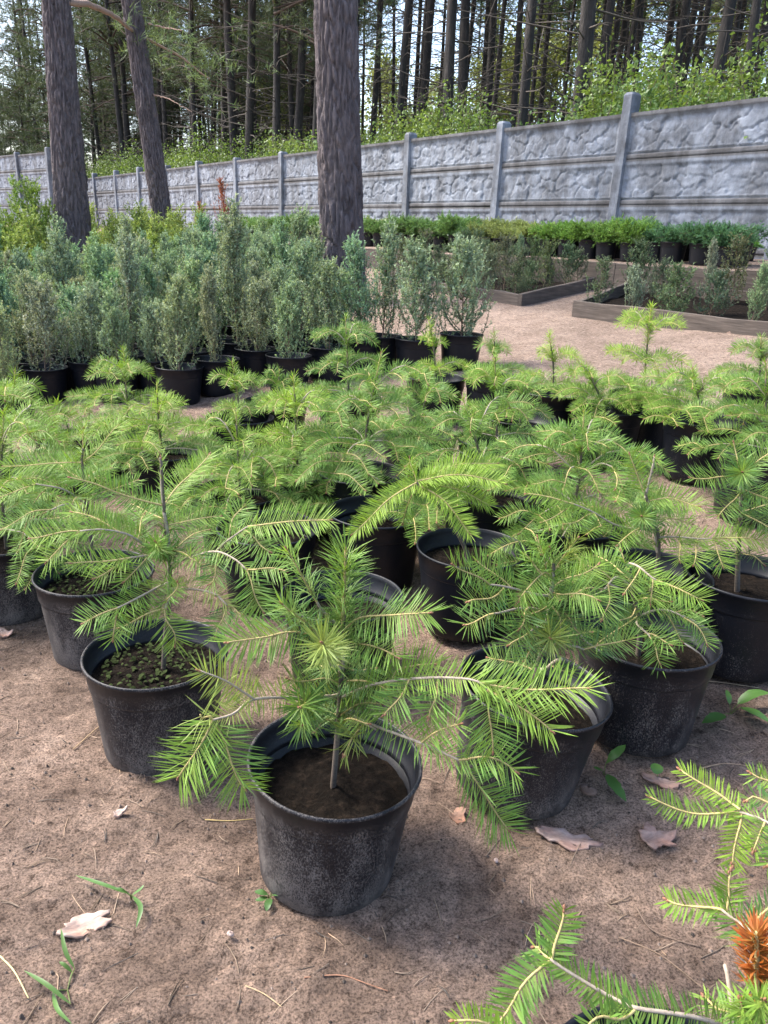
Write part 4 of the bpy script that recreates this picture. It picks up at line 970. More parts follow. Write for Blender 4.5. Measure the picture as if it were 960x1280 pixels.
# stones and a cone on the path
STONE = []
for i in range(4):
    rg = np.random.default_rng(500+i); u, v = np.meshgrid(np.linspace(0, 2*math.pi, 13)[:-1], np.linspace(.15, math.pi-.15, 8))
    r_ = 1+.18*np.sin(2*u+i)+.12*np.sin(3*v+u*2+i*2)
    P = np.stack([r_*np.sin(v)*np.cos(u), .75*r_*np.sin(v)*np.sin(u), .5*r_*np.cos(v)], -1).reshape(-1, 3)
    a = np.arange(7)[:, None]*12; b = np.arange(12)[None]
    Q = np.stack([a+b, a+(b+1) % 12, a+12+(b+1) % 12, a+12+b], -1).reshape(-1, 4)
    T = [(0, (k+1) % 12, k) for k in range(1, 11)] + [(84, 84+k, 84+(k+1) % 12) for k in range(1, 11)]
    STONE.append(mesh_np('stone', P, Q[:, ::-1], T, MAT_CHIP))
for px, py, sz, lab in ((912, 418, .028, 'brown clod on the path before the right bed'), (923, 417, .034, 'larger brown clod next to another on the path'), (735, 990, .016, 'flat grey-brown stone beside the leaning pot'), (288, 1168, .006, 'tiny pale pebble on the bare front soil'), (620, 1076, .005, 'tiny white pebble right of the foremost pot')):
    p = on_ground(px, py); o = ob('stone', STONE[int(px) % 4], None, (p[0], p[1], gz(p[0], p[1])+sz*.25), (0, 0, px), sz); tag(o, lab, 'stone'); o.color = (.8, .7, .6, 1) if sz > .01 else (2.2, 2.2, 2.2, 1)

# ------------------------------------------------------------------ concrete fence
SP = 2.08
def panel_mesh(seed, top):
    nx, ny = 132, 36; L, H = SP-.10, .5
    x = np.linspace(0, L, nx); y = np.linspace(0, H, ny); X, Yv = np.meshgrid(x, y)
    wx = X+.05*fbm(X, Yv, seed, 3, 2.6); wy = Yv+.04*fbm(Yv, X, seed+1, 3, 3.3)
    f1, f2, idd = cells(wx+seed*3, wy+seed*7, .30, .17, seed)
    e = np.clip((f2-f1)/.13, 0, 1); rock = .016*np.sqrt(e) + .016*(idd-.3)*e + .006*fbm(X, Yv, seed+2, 5, 4)
    rock = np.clip(rock, -.015, .045)
    ins = np.minimum(np.minimum(X-.04, L-.04-X), np.minimum(Yv-.075, H-.06-Yv))
    m = np.clip(ins/.02, 0, 1)
    d = rock*m + (1-m)*.035
    d = np.where(Yv < .012, .012, d)
    if top: d = np.where(Yv > H-.055, .050, d)
    d = np.where((Yv > .06) & (Yv < .078), .0, d)
    # y is out of the panel towards the camera side
    V = np.stack([X, d, Yv], -1).reshape(-1, 3)
    i = np.arange(ny-1)[:, None]*nx; j = np.arange(nx-1)[None]
    Q = np.stack([i+j, i+j+1, i+nx+j+1, i+nx+j], -1).reshape(-1, 4)
    n = len(V)
    bx, bq = box_verts(0, L, -.03, -.002, 0, H)
    col = np.ones((n+8, 3))
    edge = ((Yv < .06) | (Yv > H-(.055 if top else .02))).ravel()
    col[:n][edge] = (.62, .56, .50)
    return mesh_np('panel', np.vstack([V, bx]), np.vstack([Q[:, ::-1], bq[:, ::-1]+n]), None, MAT_CONC, col)
PT = [panel_mesh(k, True) for k in (11, 12, 13)]; PM = [panel_mesh(k, False) for k in (21, 22, 23, 24)]
def post_mesh(H):
    w_, d_ = .07, .075
    prof = [(-w_, -d_), (w_, -d_), (w_, .045), (w_-.012, d_), (-w_+.012, d_), (-w_, .045)]
    V = []; 
    for z, s in ((-.2, 1), (H-.03, 1), (H, .72)):
        V += [(x*s, y*s, z) for x, y in prof]
    Q = []
    for k in range(2):
        for m in range(6): Q.append((k*6+m, k*6+(m+1) % 6, k*6+6+(m+1) % 6, k*6+6+m))
    Q += [(12, 13, 14, 15), (12, 15, 16, 17)]
    return mesh_np('post', V, Q, None, MAT_CONC, np.full((18, 3), .9), False)
def fence(P0, d2, n0, n1, ztop, label, drop=0.0, seed=0):
    rg = np.random.default_rng(900+seed)
    r = root_at('concrete_fence', (P0[0], P0[1], float(tz(P0[0], P0[1])))); tag(r, label, 'fence')
    base = np.array(r.location); an = math.atan2(d2[1], d2[0])
    # local x runs along the fence; local y must face the camera side
    face = np.array([-d2[1], d2[0]]); flip = (face@(-np.array(P0))) < 0
    for k in range(n0, n1):
        for row in range(4):
            z = ztop-.5*(row+1)+drop*k + rg.normal(0, .003)
            me = PT[int(rg.integers(0, 3))] if row == 0 else PM[int(rg.integers(0, 4))]
            a = np.array(P0) + np.array(d2)*(SP*k+.05); b = np.array(P0) + np.array(d2)*(SP*(k+1)-.05)
            o = ob('panel', me, r)
            st, ang = (b, an+math.pi) if flip else (a, an)
            o.location = (st[0]-base[0], st[1]-base[1], z-base[2]); o.rotation_euler = (0, 0, ang)
    for k in range(n0, n1+1):
        hh = rg.choice([.06, .09, .13]); hh = {0: .22, 1: .09, 2: .10, -1: .1}.get(k, hh) if seed == 0 else hh
        zt = ztop + hh + drop*k; a = np.array(P0) + np.array(d2)*SP*k
        o = ob('post', post_mesh(2.3), r); o.location = (a[0]-base[0], a[1]-base[1], zt-2.3-base[2]); o.rotation_euler = (rg.normal(0, .006), rg.normal(0, .006), an + (math.pi if flip else 0))
fence((2.65, 10.07), UD, -4, 13, 2.5, 'grey concrete panel fence with stone relief running behind the pots')
fence((-10.2, 24.3), norm(np.array([-.72, .69])), 0, 6, 2.98, 'shaded concrete fence section behind the left pine trunk', .02, 1)

# ------------------------------------------------------------------ the three big pines
def big_trunk(pts, r_base, r_top, seed, H0=5.2, H=15.0):
    """bark-plated trunk through pts (local), dense up to H0"""
    k = 110; zz = np.concatenate([np.linspace(-.1, H0, 330), np.linspace(H0, H, 60)[1:]])
    P = np.asarray(pts, float); ax = np.interp(zz, P[:, 2], P[:, 0]); ay = np.interp(zz, P[:, 2], P[:, 1])
    rad = r_top + (r_base-r_top)*np.exp(-zz.clip(0)/1.6)*.55 + (r_base-r_top)*.45*np.clip(1-zz/6, 0, 1)
    rad = rad*np.clip(1.15-zz/H*.75, .2, 1)
    an = np.arange(k)*2*math.pi/k
    A, Z = np.meshgrid(an, zz); nw = 24; cw = 2*math.pi/nw
    wob = .1*fbm(A*0+np.cos(A)*.6, Z*.5+np.sin(A)*.3, seed, 3, 1.5)
    f1, f2, idd = cells(A/cw*1.0 + 0*wob, Z/.20 + wob*2.5 + 1.1*np.sin(A*2+seed) + .7*np.sin(A*7+seed+Z*3), 1.0, 1.0, seed, nw)
    e = np.clip((f2-f1)/.42, 0, 1)
    D = .024*(e**.7) + .010*idd*e + .004*fbm(np.cos(A)*2, Z*1.2+np.sin(A)*2, seed+3, 3, 3)
    fl = 1 + .10*np.exp(-Z.clip(0)/.35)*np.cos(A*5+seed)
    RR = rad[:, None]*fl + D - .02
    V = np.stack([ax[:, None]+RR*np.cos(A), ay[:, None]+RR*np.sin(A), Z], -1).reshape(-1, 3)
    n = len(zz); i = np.arange(n-1)[:, None]*k; j = np.arange(k)[None]; j2 = (j+1) % k
    return mesh_np('trunk', V, np.stack([i+j, i+j2, i+k+j2, i+k+j], -1).reshape(-1, 4), None, MAT_BARK)
def pine_tuft(mb, P, rg, n=10, L=.10, W=.0045, col=(.07, .12, .045)):
    for p, d in P:
        D = norm(d*.6 + rg.normal(0, .55, (n, 3))); F = norm(np.cross(D, rg.normal(0, 1, (n, 3))))
        S = norm(np.cross(D, F)); ll = L*rg.uniform(.7, 1.2, (n, 1))
        b = p + rg.normal(0, L*.18, (n, 3))
        V = np.stack([b-S*W, b+S*W, b+D*ll], 1).reshape(-1, 3)
        c = np.array(col)*rg.uniform(.6, 1.35)*rg.uniform(.85, 1.15, (n, 1)); mb.add(V, None, np.arange(3*n).reshape(-1, 3), np.repeat(c, 3, 0))
def crown_mesh(seed, z0, z1, rad, limbs=26, tufts=13, L=.15, W=.010, col=(.055, .10, .04)):
    rg = np.random.default_rng(seed); mb = MB(); wd = MB(); T_ = []
    for i in range(limbs):
        f = rg.uniform(0, 1); z = z0+(z1-z0)*f; az = rg.uniform(0, 6.28); ln = rad*(1-.65*f)*rg.uniform(.6, 1.15)
        e = np.array([math.cos(az), math.sin(az), 0])
        C = resample(np.stack([[0, 0, z], e*ln*.5+[0, 0, z+ln*.15], e*ln+[0, 0, z+ln*rg.uniform(-.1, .35)]]), 10)
        V, Q, T = tube(C, np.linspace(.035, .008, 10), 5, False); wd.add(V, Q, None, (.09, .06, .045))
        for k in range(tufts):
            g = rg.uniform(.35, 1); q = C[int(g*9)] + rg.normal(0, .28, 3)*[1, 1, .6]
            T_.append((q, norm(e*.4+[0, 0, .5]+rg.normal(0, .5, 3))))
    for t in T_:
        pine_tuft(mb, [(t[0]+rg.normal(0, .10, 3), t[1]) for _ in range(3)], rg, 9, L, W, col)
    return wd.mesh('limbs', MAT_WOOD), mb.mesh('crown', MAT_JUN, False)
CROWNS = [crown_mesh(700+i, 7.2+.7*i, 12.5+.5*i, 2.3, 30, 12) for i in range(3)]
def big_pine(px_base, Yd, px_top, rb_, rt_, label, seed):
    """px_top: axis pixel at the frame top; the trunk leans between the two"""
    b = on_y(px_base[0], px_base[1], Yd); b[2] = gz(b[0], b[1]); t = on_y(px_top[0], px_top[1], Yd)
    r = root_at('pine_tree', b); tag(r, label, 'tree'); sl = (t-b)/(t[2]-b[2])
    pts = [(-sl[0]*.1, 0, -.1), (0, 0, 0), (sl[0]*2.5, .02, 2.5), (sl[0]*5.2, .0, 5.2), (sl[0]*9, .1, 15)]
    ob('trunk', big_trunk(pts, rb_, rt_, seed), r)
    cw, cf = CROWNS[seed % 3]; c = ob('crown', cf, r, (sl[0]*7, .05, 0), (0, 0, seed)); c['kind'] = 'stuff'; ob('limbs', cw, c)
    return r, b, sl
rA, bA, slA = big_pine((430, 335), 7.2, (419, 0), .20, .150, 'thick purple-grey pine trunk between the junipers and the low pot row', 31)
rB, bB, slB = big_pine((96, 345), 9.4, (69, 0), .225, .100, 'grey pine trunk flared at its base beside the bright thuja bush', 32)
rC, bC, slC = big_pine((212, 330), 11.5, (163, 0), .135, .115, 'slimmer leaning pine trunk with a long bare limb, second from the thuja', 33)
# long limb crossing behind the leaning trunk, with its needles
def limb(root, base, pts, r0, r1, tuft=None):
    P = np.array([on_y(a, b, y) for a, b, y in pts]) - base
    mb = MB(); C = resample(P, 26); C[1:-1] += rng.normal(0, .006, (24, 3)); V, Q, T = tube(C, np.linspace(r0, r1, 26), 7); mb.add(V, Q, T, (.30, .20, .15))
    o = ob('limb', mb.mesh('limb', MAT_WOOD), root)
    if tuft:
        rg = np.random.default_rng(77); t = MB()
        for k in range(tuft):
            c = C[int(rg.integers(14, 26))] + rg.normal(0, 1, 3)*[.30, .25, .20] + [.15, 0, -.02]
            pine_tuft(t, [(c, norm(rg.normal(0, .6, 3)+[.5, 0, .1]))], rg, 10, .13, .005, (.14, .20, .09))
        f = ob('needles', t.mesh('needles', MAT_JUN, False), o); f['kind'] = 'stuff'
limb(rB, bB, [(80, 2, 9.4), (110, 6, 9.8), (140, 18, 10.4), (160, 34, 11.2), (185, 50, 11.9), (215, 64, 12.0), (240, 82, 12.0), (262, 98, 12.0)], .035, .010, 150)
limb(rC, bC, [(186, 30, 11.5), (205, 34, 11.3), (228, 38, 11.0)], .012, .005)
limb(rC, bC, [(190, 118, 11.5), (212, 124, 11.2), (240, 140, 11.0)], .010, .004)

# ------------------------------------------------------------------ the wood behind the fence
def forest_pine(seed, H=13):
    rg = np.random.default_rng(seed); k = 12; zz = np.linspace(-.2, H, 34); bend = rg.normal(0, .09, 2)
    ax = bend[0]*np.sin(zz*.35+seed); ay = bend[1]*np.sin(zz*.3+seed*2)
    rad = np.interp(zz, [-.2, .3, 2, H], [.13, .108, .095, .03])
    A, Z = np.meshgrid(np.arange(k)*2*math.pi/k, zz); RR = rad[:, None]*(1+.06*np.sin(A*3+Z*2+seed)+.05*np.sin(A*5-Z*5))
    V = np.stack([ax[:, None]+RR*np.cos(A), ay[:, None]+RR*np.sin(A), Z], -1).reshape(-1, 3)
    i = np.arange(33)[:, None]*k; j = np.arange(k)[None]; j2 = (j+1) % k
    tr = mesh_np('trunk', V, np.stack([i+j, i+j2, i+k+j2, i+k+j], -1).reshape(-1, 4), None, MAT_BARK2)
    dead = MB()
    for b in range(46):
        z = rg.uniform(1.4, 8.5); az = rg.uniform(0, 6.28); ln = rg.uniform(.5, 1.7); e = np.array([math.cos(az), math.sin(az), 0])
        p = np.array([np.interp(z, zz, ax), np.interp(z, zz, ay), z]); up = rg.uniform(-.15, .45)
        C = resample(np.stack([p, p+e*ln*.5+[0, 0, ln*up*.4], p+e*ln+rg.normal(0, .1, 3)+[0, 0, ln*up]]), 7)
        V, Q, T = tube(C, np.linspace(.014, .004, 7), 4, False); dead.add(V, Q, None, (.085, .07, .058))
        for q in range(int(rg.integers(1, 4))):
            c = C[int(rg.integers(2, 6))]; d = norm(e+rg.normal(0, .7, 3)); l2 = ln*rg.uniform(.2, .5)
            V, Q, T = tube(np.stack([c, c+d*l2*.5, c+d*l2+[0, 0, -.03]]), [.006, .004, .002], 3, False); dead.add(V, Q, None, (.085, .07, .058))
    return tr, dead.mesh('dead_branches', MAT_WOOD)
FP = [forest_pine(800+i) for i in range(6)]
FC = [crown_mesh(820+i, 4.2+.5*i, 13.2, 1.8, 34, 9, .17, .010, (.075, .10, .055)) for i in range(3)] + [crown_mesh(830+i, 8.5, 13.4, 1.8, 30, 10, .17, .012, (.075, .12, .045)) for i in range(2)]
FG = 'dark pine trunks of the wood behind the fence'
FL = 'dark slender pine trunk with dead twigs in the wood behind the fence'
cand = []
tries = 0
while len(cand) < 200 and tries < 30000:
    tries += 1
    zc = 11.5 + 42*rng.uniform()**1.25; px = rng.uniform(-140, 1100)
    x = (px-480)/FPX*zc*1.02; y = zc
    q = x*NX+y*NY
    if q < Q_FENCE+1.7: continue
    if px < 400 and False: continue
    dmin = .95 if px < 420 else 1.4
    if px > 420 and y > 30 and rng.uniform() < .6: continue
    if all((x-a)**2+(y-b)**2 > dmin**2 for a, b in cand): cand.append((x, y))
for i, (x, y) in enumerate(cand):
    r = root_at('pine_tree', (x, y, float(tz(x, y))-.05), rng.uniform(0, 6.28), (rng.normal(0, .025), rng.normal(0, .025)), rng.uniform(.8, 1.25))
    tag(r, FL, 'tree', FG); tr, dd = FP[i % 6]
    ob('trunk', tr, r); ob('dead_branches', dd, r)
    f_ = FC[i % 3] if x/y < -.10 else FC[3+i % 2]
    c = ob('crown', f_[1], r); c['kind'] = 'stuff'; ob('limbs', f_[0], c)
# young pines closing the view on the left
YP = [crown_mesh(840+i, .7, 6.5, 1.5, 46, 9, .17, .011, (.06, .085, .045)) for i in range(2)]
for i in range(34):
    px = rng.uniform(-110, 330); zc = rng.uniform(31, 54); x = (px-480)/FPX*zc; y = zc
    r = root_at('young_pine', (x, y, float(tz(x, y))), rng.uniform(0, 6.28), (0, 0), rng.uniform(.8, 1.15)); tag(r, 'bushy dark young pine deep in the wood behind the left trunks', 'tree', 'young pines deep in the wood')
    ob('trunk', FP[i % 6][0], r, None, None, (.55, .55, .6)); c = ob('crown', YP[i % 2][1], r); c['kind'] = 'stuff'; ob('limbs', YP[i % 2][0], c)
# leafy understorey along the fence
def shrub(seed, H, wd, n, col, L=.07):
    rg = np.random.default_rng(seed); st = MB(); lf = MB()
    PP, DD = [], []
    for i in range(16):
        az = rg.uniform(0, 6.28); e = np.array([math.cos(az), math.sin(az), 0]); o = wd*rg.uniform(.15, 1); h = H*rg.uniform(.55, 1.1)
        C = resample(np.stack([[0, 0, 0], e*o*.45+[0, 0, h*.55], e*o+rg.normal(0, .08, 3)+[0, 0, h]]), 12)
        V, Q, T = tube(C, np.linspace(.012, .003, 12), 4, False); st.add(V, Q, None, (.14, .11, .07))
        for k in range(n//16):
            g = rg.uniform(.18, 1)**.8; c = C[int(g*11)]; PP.append(c + rg.normal(0, .13, 3)); DD.append(norm(e*.5+rg.normal(0, .8, 3)+[0, 0, -.15]))
    P = np.array(PP); D = np.array(DD); m = len(P); Nn = norm(np.array([0, 0, 1.0])+rg.normal(0, .55, (m, 3))); S = norm(np.cross(D, Nn)); Nn = np.cross(S, D)
    l_ = L*rg.uniform(.6, 1.3, (m, 1)); w_ = l_*.33
    V = np.stack([P, P+D*l_*.45-S*w_+Nn*l_*.08, P+D*l_*.5, P+D*l_*.45+S*w_+Nn*l_*.08, P+D*l_-Nn*l_*.12], 1).reshape(-1, 3)
    o = np.arange(m)[:, None]*5; T = np.concatenate([o+[[0, 2, 1]], o+[[0, 3, 2]], o+[[1, 2, 4]], o+[[2, 3, 4]]])
    c = np.array(col)*rg.uniform(.65, 1.35, (m, 1)); lf.add(V, None, T, np.repeat(c, 5, 0))
    return st.mesh('stems', MAT_WOOD), lf.mesh('foliage', MAT_LEAF, False)
SH = [shrub(850+i, 1.9+.25*i, .8, 4600, c) for i, c in enumerate(((.12, .20, .065), (.10, .18, .06), (.15, .22, .065), (.12, .19, .055)))]
SG = 'leafy shrubs rising above the concrete fence'
n = 0
for row in range(3):
    for i in range(38):
        s = S0 - 8.8 + i*.95 + rng.normal(0, .2) + row*.4; q = Q_FENCE + .95 + row*1.0 + rng.normal(0, .15)
        x, y = ND*q+UD*s
        hs = rng.uniform(.70, .98)*(1.0 if row == 0 else 1.05)*(1.06 if s < S0+3 else .95)
        r = root_at('leafy_shrub', (x, y, float(tz(x, y))), rng.uniform(0, 6.28), (0, 0), hs); tag(r, 'broad-leaved green shrub rising behind the concrete fence', 'shrub', SG)
        m = SH[int(rng.integers(0, 4))]; ob('stems', m[0], r); o = ob('foliage', m[1], r); o['kind'] = 'stuff'

# pale leafy trees at the far side of the wood
def leafy_tree(seed):
    rg = np.random.default_rng(seed); wd = MB(); lf = MB(); H = 9.5
    C = resample(np.array([[0, 0, -.2], [rg.normal(0, .15), 0, H*.5], [rg.normal(0, .3), 0, H]]), 20)
    V, Q, T = tube(C, np.linspace(.16, .02, 20), 9); wd.add(V, Q, T, (.16, .14, .12)); PP = []
    for i in range(46):
        f = rg.uniform(.1, .97); p = C[int(f*19)]; az = rg.uniform(0, 6.28); ln = (2.6*(1-f*.6))*rg.uniform(.5, 1.1); e = np.array([math.cos(az), math.sin(az), 0])
        B = resample(np.stack([p, p+e*ln*.5+[0, 0, ln*.3], p+e*ln+[0, 0, ln*.35]]), 8)
        V, Q, T = tube(B, np.linspace(.03, .006, 8), 4, False); wd.add(V, Q, None, (.14, .12, .10))
        PP.append(B[rg.integers(2, 8, 110)] + rg.normal(0, .30, (110, 3)))
    P = np.concatenate(PP); m = len(P); D = norm(rg.normal(0, 1, (m, 3))); S = norm(np.cross(D, rg.normal(0, 1, (m, 3)))); l_ = rg.uniform(.10, .22, (m, 1))
    V = np.stack([P, P+D*l_*.5-S*l_*.35, P+D*l_, P+D*l_*.5+S*l_*.35], 1).reshape(-1, 3); o = np.arange(m)[:, None]*4
    lf.add(V, o+[[0, 1, 2, 3]], None, np.repeat(np.array((.26, .30, .12))*rg.uniform(.7, 1.3, (m, 1)), 4, 0))
    return wd.mesh('trunk', MAT_WOOD), lf.mesh('crown', MAT_LEAF, False)
LT = [leafy_tree(880+i) for i in range(3)]
for i in range(38):
    px = 330 + i*20 + rng.normal(0, 8); zc = rng.uniform(36, 60); x = (px-480)/FPX*zc; y = zc
    r = root_at('leafy_tree', (x, y, float(tz(x, y))-.05), rng.uniform(0, 6.28), (0, 0), rng.uniform(.8, 1.2)); tag(r, 'pale green leafy tree seen between pine trunks at the far side of the wood', 'tree', 'leafy trees beyond the pine wood')
    ob('trunk', LT[i % 3][0], r); c = ob('crown', LT[i % 3][1], r); c['kind'] = 'stuff'

# ------------------------------------------------------------------ litter and weeds on the soil
def gp(px, py): 
    p = on_ground(px, py); p[2] = gz(p[0], p[1]) + bumps(p[0], p[1]); return p
def litter():
    rg = np.random.default_rng(66); mb = MB(); n = 0
    while n < 1500:
        x = rg.uniform(-1.5, 1.6); y = rg.uniform(.45, 3.0)
        if rg.uniform() < (y-.9)/3: continue
        n += 1
        z = float(gz(x, y) + bumps(x, y)) + .0015; az = rg.uniform(0, 6.28); ln = rg.uniform(.018, .065); bd = rg.normal(0, .22)
        c = np.array((.24, .165, .105))*rg.uniform(.15, 1.0)**1.3*1.5 + rg.uniform(0, .05)
        for k in range(2 if rg.uniform() < .35 else 1):
            a2 = az + k*.12
            P = np.array([(x+math.cos(a2+bd*t)*ln*t, y+math.sin(a2+bd*t)*ln*t, 0) for t in (0, .33, .66, 1)]); P[:, 2] = gz(P[:, 0], P[:, 1]) + bumps(P[:, 0], P[:, 1]) + .0015 + .002*rg.uniform(0, 1)*np.sin(np.arange(4)+az)
            V, Q, T = tube(P, [.0007, .0008, .0007, .0003], 4, False); mb.add(V, Q, None, c)
    o = ob('pine_needle_litter', mb.mesh('pine_needle_litter', MAT_LITTER)); tag(o, 'dry fallen pine needles scattered over the soil', 'litter', kind='stuff')
litter()
def crumbs():
    rg = np.random.default_rng(67); n = 12000; x = rg.uniform(-1.7, 1.8, n); y = .4+2.6*rg.uniform(0, 1, n)**1.4
    s = .0008+.0036*rg.uniform(0, 1, n)**4
    z = gz(x, y)+bumps(x, y)+s*.3
    oc = np.array([(1,0,0),(-1,0,0),(0,1,0),(0,-1,0),(0,0,1),(0,0,-1)], float)
    V = np.stack([x, y, z], -1)[:, None]+s[:, None, None]*oc[None]*rg.uniform(.6, 1.3, (n, 6, 1))
    f = np.array([(0,2,4),(2,1,4),(1,3,4),(3,0,4),(2,0,5),(1,2,5),(3,1,5),(0,3,5)])
    T = (np.arange(n)[:, None, None]*6+f[None]).reshape(-1, 3)
    c = np.array((.16, .12, .095))*rg.uniform(.15, 1.5, (n, 1))
    o = ob('soil_crumbs', mesh_np('soil_crumbs', V.reshape(-1, 3), None, T, MAT_LITTER, np.repeat(c, 6, 0), False)); tag(o, 'small soil crumbs and grit on the ground', 'soil', kind='stuff')
crumbs()
def flake(px, py, lx, ly, rot, seed, label, tint=(1, 1, 1), cat='bark piece', curl=.25):
    rg = np.random.default_rng(seed); p = gp(px, py); k = 34; an = np.arange(k)*2*math.pi/k
    rr = 1+.16*np.sin(an*2+seed)+.12*np.sin(an*3+seed*2)+.09*np.sin(an*5+seed)+rg.normal(0, .10, k)
    V = []; rings = (0, .35, .7, .92, 1.0)
    def hz(x, y): return curl*.25*ly*((y/ly)**2)+.0022*math.sin(x*130+seed)+.0018*math.sin(y*190+x*80)+.0014*math.sin(x*430+y*310+seed)+.006*abs(x/lx)**2
    top = []; bot = []
    for f in rings[1:]:
        for a, q in zip(an, rr):
            x, y = lx*math.cos(a)*q*f, ly*math.sin(a)*q*f; top.append((x, y, hz(x, y)+.0045-(.0015 if f == 1 else 0)))
    for a, q in zip(an, rr):
        x, y = lx*math.cos(a)*q*.97, ly*math.sin(a)*q*.97; bot.append((x, y, hz(x, y)-.0005))
    V = [(0, 0, .0045)]+top+bot+[(0, 0, -.0005)]
    T = [(0, 1+j, 1+(j+1) % k) for j in range(k)]; Q = []
    for i in range(len(rings)-1):
        for j in range(k): a = 1+i*k; Q.append((a+j, a+k+j, a+k+(j+1) % k, a+(j+1) % k))
    e = 1+(len(rings)-1)*k; l_ = e+k; T += [(l_, e+(j+1) % k, e+j) for j in range(k)]
    o = ob('bark_piece', mesh_np('bark_piece', V, Q, T, MAT_CHIP), None, p+np.array([0, 0, .001]), (0, 0, rot)); tag(o, label, cat); o.color = (*tint, 1)
flake(710, 1043, .052, .021, -.18, 3, 'grey and pinkish bark flake lying before the leaning pot', (1.1, 1.02, 1.0))
flake(821, 1046, .026, .031, .4, 8, 'torn pinkish bark flake beside crossed dry needles', (1.0, .86, .8))
flake(106, 1156, .044, .018, .45, 5, 'pale cream bark flake near grass blades', (1.45, 1.32, 1.2))
flake(828, 977, .034, .012, -.3, 9, 'brown bark flake under a round leaf behind the lower right fir', (1.15, .95, .85))
flake(6, 792, .022, .018, .2, 4, 'small pinkish flake at the left edge of the soil', (1.6, 1.4, 1.3))
flake(573, 1020, .014, .018, .3, 6, 'small brown bark scrap behind the foremost fir limb', (1.1, .8, .6))
flake(150, 1022, .011, .007, .3, 7, 'tiny grey flake left of the second pot', (1.6, 1.5, 1.4))
def fallen(pts, r, label, col=(.27, .17, .10)):
    P = np.array([gp(a, b) for a, b in pts]); P[:, 2] += r*1.2 + .001; o0 = P[0].copy(); mb = MB(); C = resample(P-o0, 12)
    V, Q, T = tube(C, np.linspace(r, r*.6, 12), 5); mb.add(V, Q, T, col)
    o = ob('fallen_twig', mb.mesh('fallen_twig', MAT_LITTER), None, o0); tag(o, label, 'twig')
fallen([(796, 1128), (812, 1155), (838, 1172), (876, 1184)], .0014, 'thin dark twig forking beside the rust-red shoot', (.16, .11, .08))
fallen([(775, 1165), (820, 1188), (850, 1210), (884, 1238)], .0012, 'long thin twig lying diagonally below the forked one', (.22, .15, .10))
fallen([(380, 1223), (425, 1218), (455, 1225), (485, 1236)], .0011, 'reddish twig on the front soil below the foremost pot', (.30, .15, .09))
fallen([(306, 1231), (330, 1240), (352, 1258)], .0010, 'short bent straw-coloured twig near the pale pebble', (.42, .30, .17))
fallen([(876, 960), (905, 952), (938, 952)], .0016, 'curved tan twig behind the lower right fir branch', (.33, .22, .14))
fallen([(92, 940), (130, 905), (160, 885)], .0013, 'straight straw-coloured twig left of the second pot', (.36, .25, .14))
fallen([(840, 800+60), (880, 850), (950, 856)], .0014, 'long dry stalk before the dark clean pot', (.32, .24, .16))
fallen([(256, 1020), (285, 1021), (316, 1020)], .0011, 'yellow dry needle touching the foremost pot', (.50, .36, .14))
fallen([(0, 1195), (18, 1215), (36, 1250)], .0014, 'pale straw blade at the lower left edge', (.55, .45, .22))
# weeds
def leaf_blade(P, W, seed=0, lobes=0.0, n=9):
    """broad leaf along P with width W at its middle, slightly folded and toothed"""
    C = resample(P, n); T_ = tangents(C); S = norm(np.cross(T_, [0, 0, 1.0])); U_ = np.cross(S, T_); t = np.linspace(0, 1, n)
    w_ = W*np.sin(math.pi*np.clip(t*.86+.10, 0, 1))**.8*(1+lobes*np.sin(t*26)); w_[0] = W*.08; w_[-1] = W*.03
    w_ = w_[:, None]
    V = np.stack([C-S*w_+U_*w_*.22, C, C+S*w_+U_*w_*.22], 1).reshape(-1, 3); i = np.arange(n-1)[:, None]*3
    Q = np.concatenate([i+[[0, 1, 4, 3]], i+[[1, 2, 5, 4]]])
    return V, Q
def weed(name, leaves, base_px, label, col, cat='weed'):
    b = gp(*base_px); r = root_at(name, b); tag(r, label, cat)
    for k, (pts, W, lob) in enumerate(leaves):
        P = []
        for (px, py, h) in pts:
            q = on_ground(px, py, h); P.append(q)
        P = np.array(P)-b; mb = MB(); V, Q = leaf_blade(P, W, k, lob); mb.add(V, Q, None, np.array(col)*rng.uniform(.85, 1.2)); ob('leaf', mb.mesh('leaf', MAT_LEAF), r)
        st = MB(); V, Q, T = tube(np.array([[0, 0, 0], P[0]*.6+[0, 0, .002], P[0]]), .0009, 5); st.add(V, Q, T, (.18, .22, .08)); ob('stalk', st.mesh('stalk', MAT_LEAF), r)
G1 = (.085, .19, .045)
weed('broad_leaved_weed', [([(905, 893, .01), (892, 898, .02), (877, 904, .012)], .014, .12), ([(922, 880, .012), (942, 868, .03), (962, 866, .03)], .014, .1), ([(926, 884, .012), (945, 892, .02), (964, 904, .01)], .012, .1), ([(912, 880, .01), (911, 872, .02), (908, 862, .025)], .006, 0)], (915, 885), 'broad-leaved green weed with toothed leaves beside the dark clean pot', G1)
weed('broad_leaved_weed', [([(757, 955, .012), (767, 945, .03), (782, 931, .035)], .010, .1), ([(760, 968, .008), (768, 982, .015), (783, 1002, .008)], .012, .18), ([(752, 962, .006), (747, 961, .01), (742, 958, .01)], .005, 0)], (756, 962), 'two-leaved weed between the leaning pot and the lower right fir', G1)
weed('broad_leaved_weed', [([(822, 968, .01), (821, 962, .016), (819, 954, .018)], .012, 0)], (823, 972), 'single round green leaf on the brown bark flake', G1)
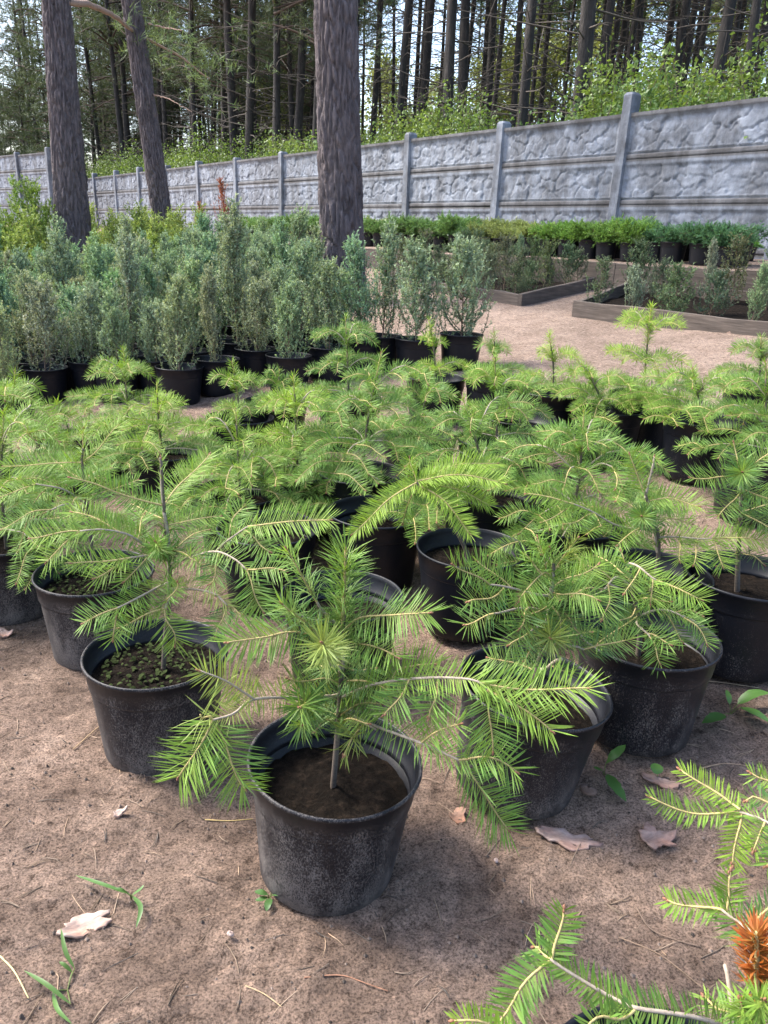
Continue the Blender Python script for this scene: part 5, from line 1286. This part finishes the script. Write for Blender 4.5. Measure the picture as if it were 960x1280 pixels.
weed('weed_rosette', [([(335, 1118, .006), (328, 1116, .012), (318, 1114, .012)], .006, 0), ([(341, 1118, .006), (348, 1117, .012), (356, 1119, .010)], .006, 0), ([(338, 1123, .005), (335, 1130, .008), (333, 1139, .004)], .006, 0), ([(334, 1121, .005), (327, 1124, .008), (319, 1125, .006)], .005, 0), ([(340, 1114, .006), (343, 1110, .012), (345, 1106, .014)], .004, 0)], (337, 1120), 'tiny four-leaved weed at the foot of the foremost pot', (.075, .16, .05))
weed('grass_weed', [([(163, 1118, .008), (130, 1106, .02), (94, 1094, .012)], .0034, 0), ([(165, 1119, .006), (175, 1112, .016), (180, 1106, .02)], .003, 0), ([(166, 1120, .006), (176, 1135, .014), (170, 1160, .006)], .0038, 0), ([(162, 1119, .006), (152, 1112, .02), (143, 1110, .02)], .0028, 0)], (164, 1120), 'green grass weed with bent blades above the cream bark flake', (.10, .21, .06), 'grass')
weed('grass_weed', [([(93, 1210, .006), (82, 1190, .02), (76, 1160, .03)], .0030, 0), ([(88, 1255, .006), (60, 1232, .02), (30, 1213, .016)], .0032, 0), ([(90, 1215, .004), (80, 1206, .014), (74, 1202, .014)], .003, 0), ([(66, 1240, .004), (72, 1262, .01), (90, 1280, .004)], .003, 0)], (84, 1235), 'grass weed with blades lying on the soil near the lower left corner', (.11, .21, .06), 'grass')
# leafy weeds on the soil of two pots
def potweed(root, seed):
    rg = np.random.default_rng(seed); mb = MB()
    for k in range(240):
        a = rg.uniform(0, 6.28); q = .112*math.sqrt(rg.uniform()); b = np.array([q*math.cos(a), q*math.sin(a), .174]); d = rg.uniform(0, 6.28); ln = rg.uniform(.006, .013)
        e = np.array([math.cos(d), math.sin(d), rg.uniform(-.1, .5)])
        V, Q = leaf_blade(np.stack([b, b+e*ln*.5+[0, 0, .002], b+e*ln]), ln*.38, k, 0, 5); mb.add(V, Q, None, np.array((.035, .048, .018))*rg.uniform(.5, 1.5))
    o = ob('weed_leaves', mb.mesh('weed_leaves', MAT_WEED), root); o['kind'] = 'stuff'
potweed(FIR2, 1); potweed(FIR3, 2)
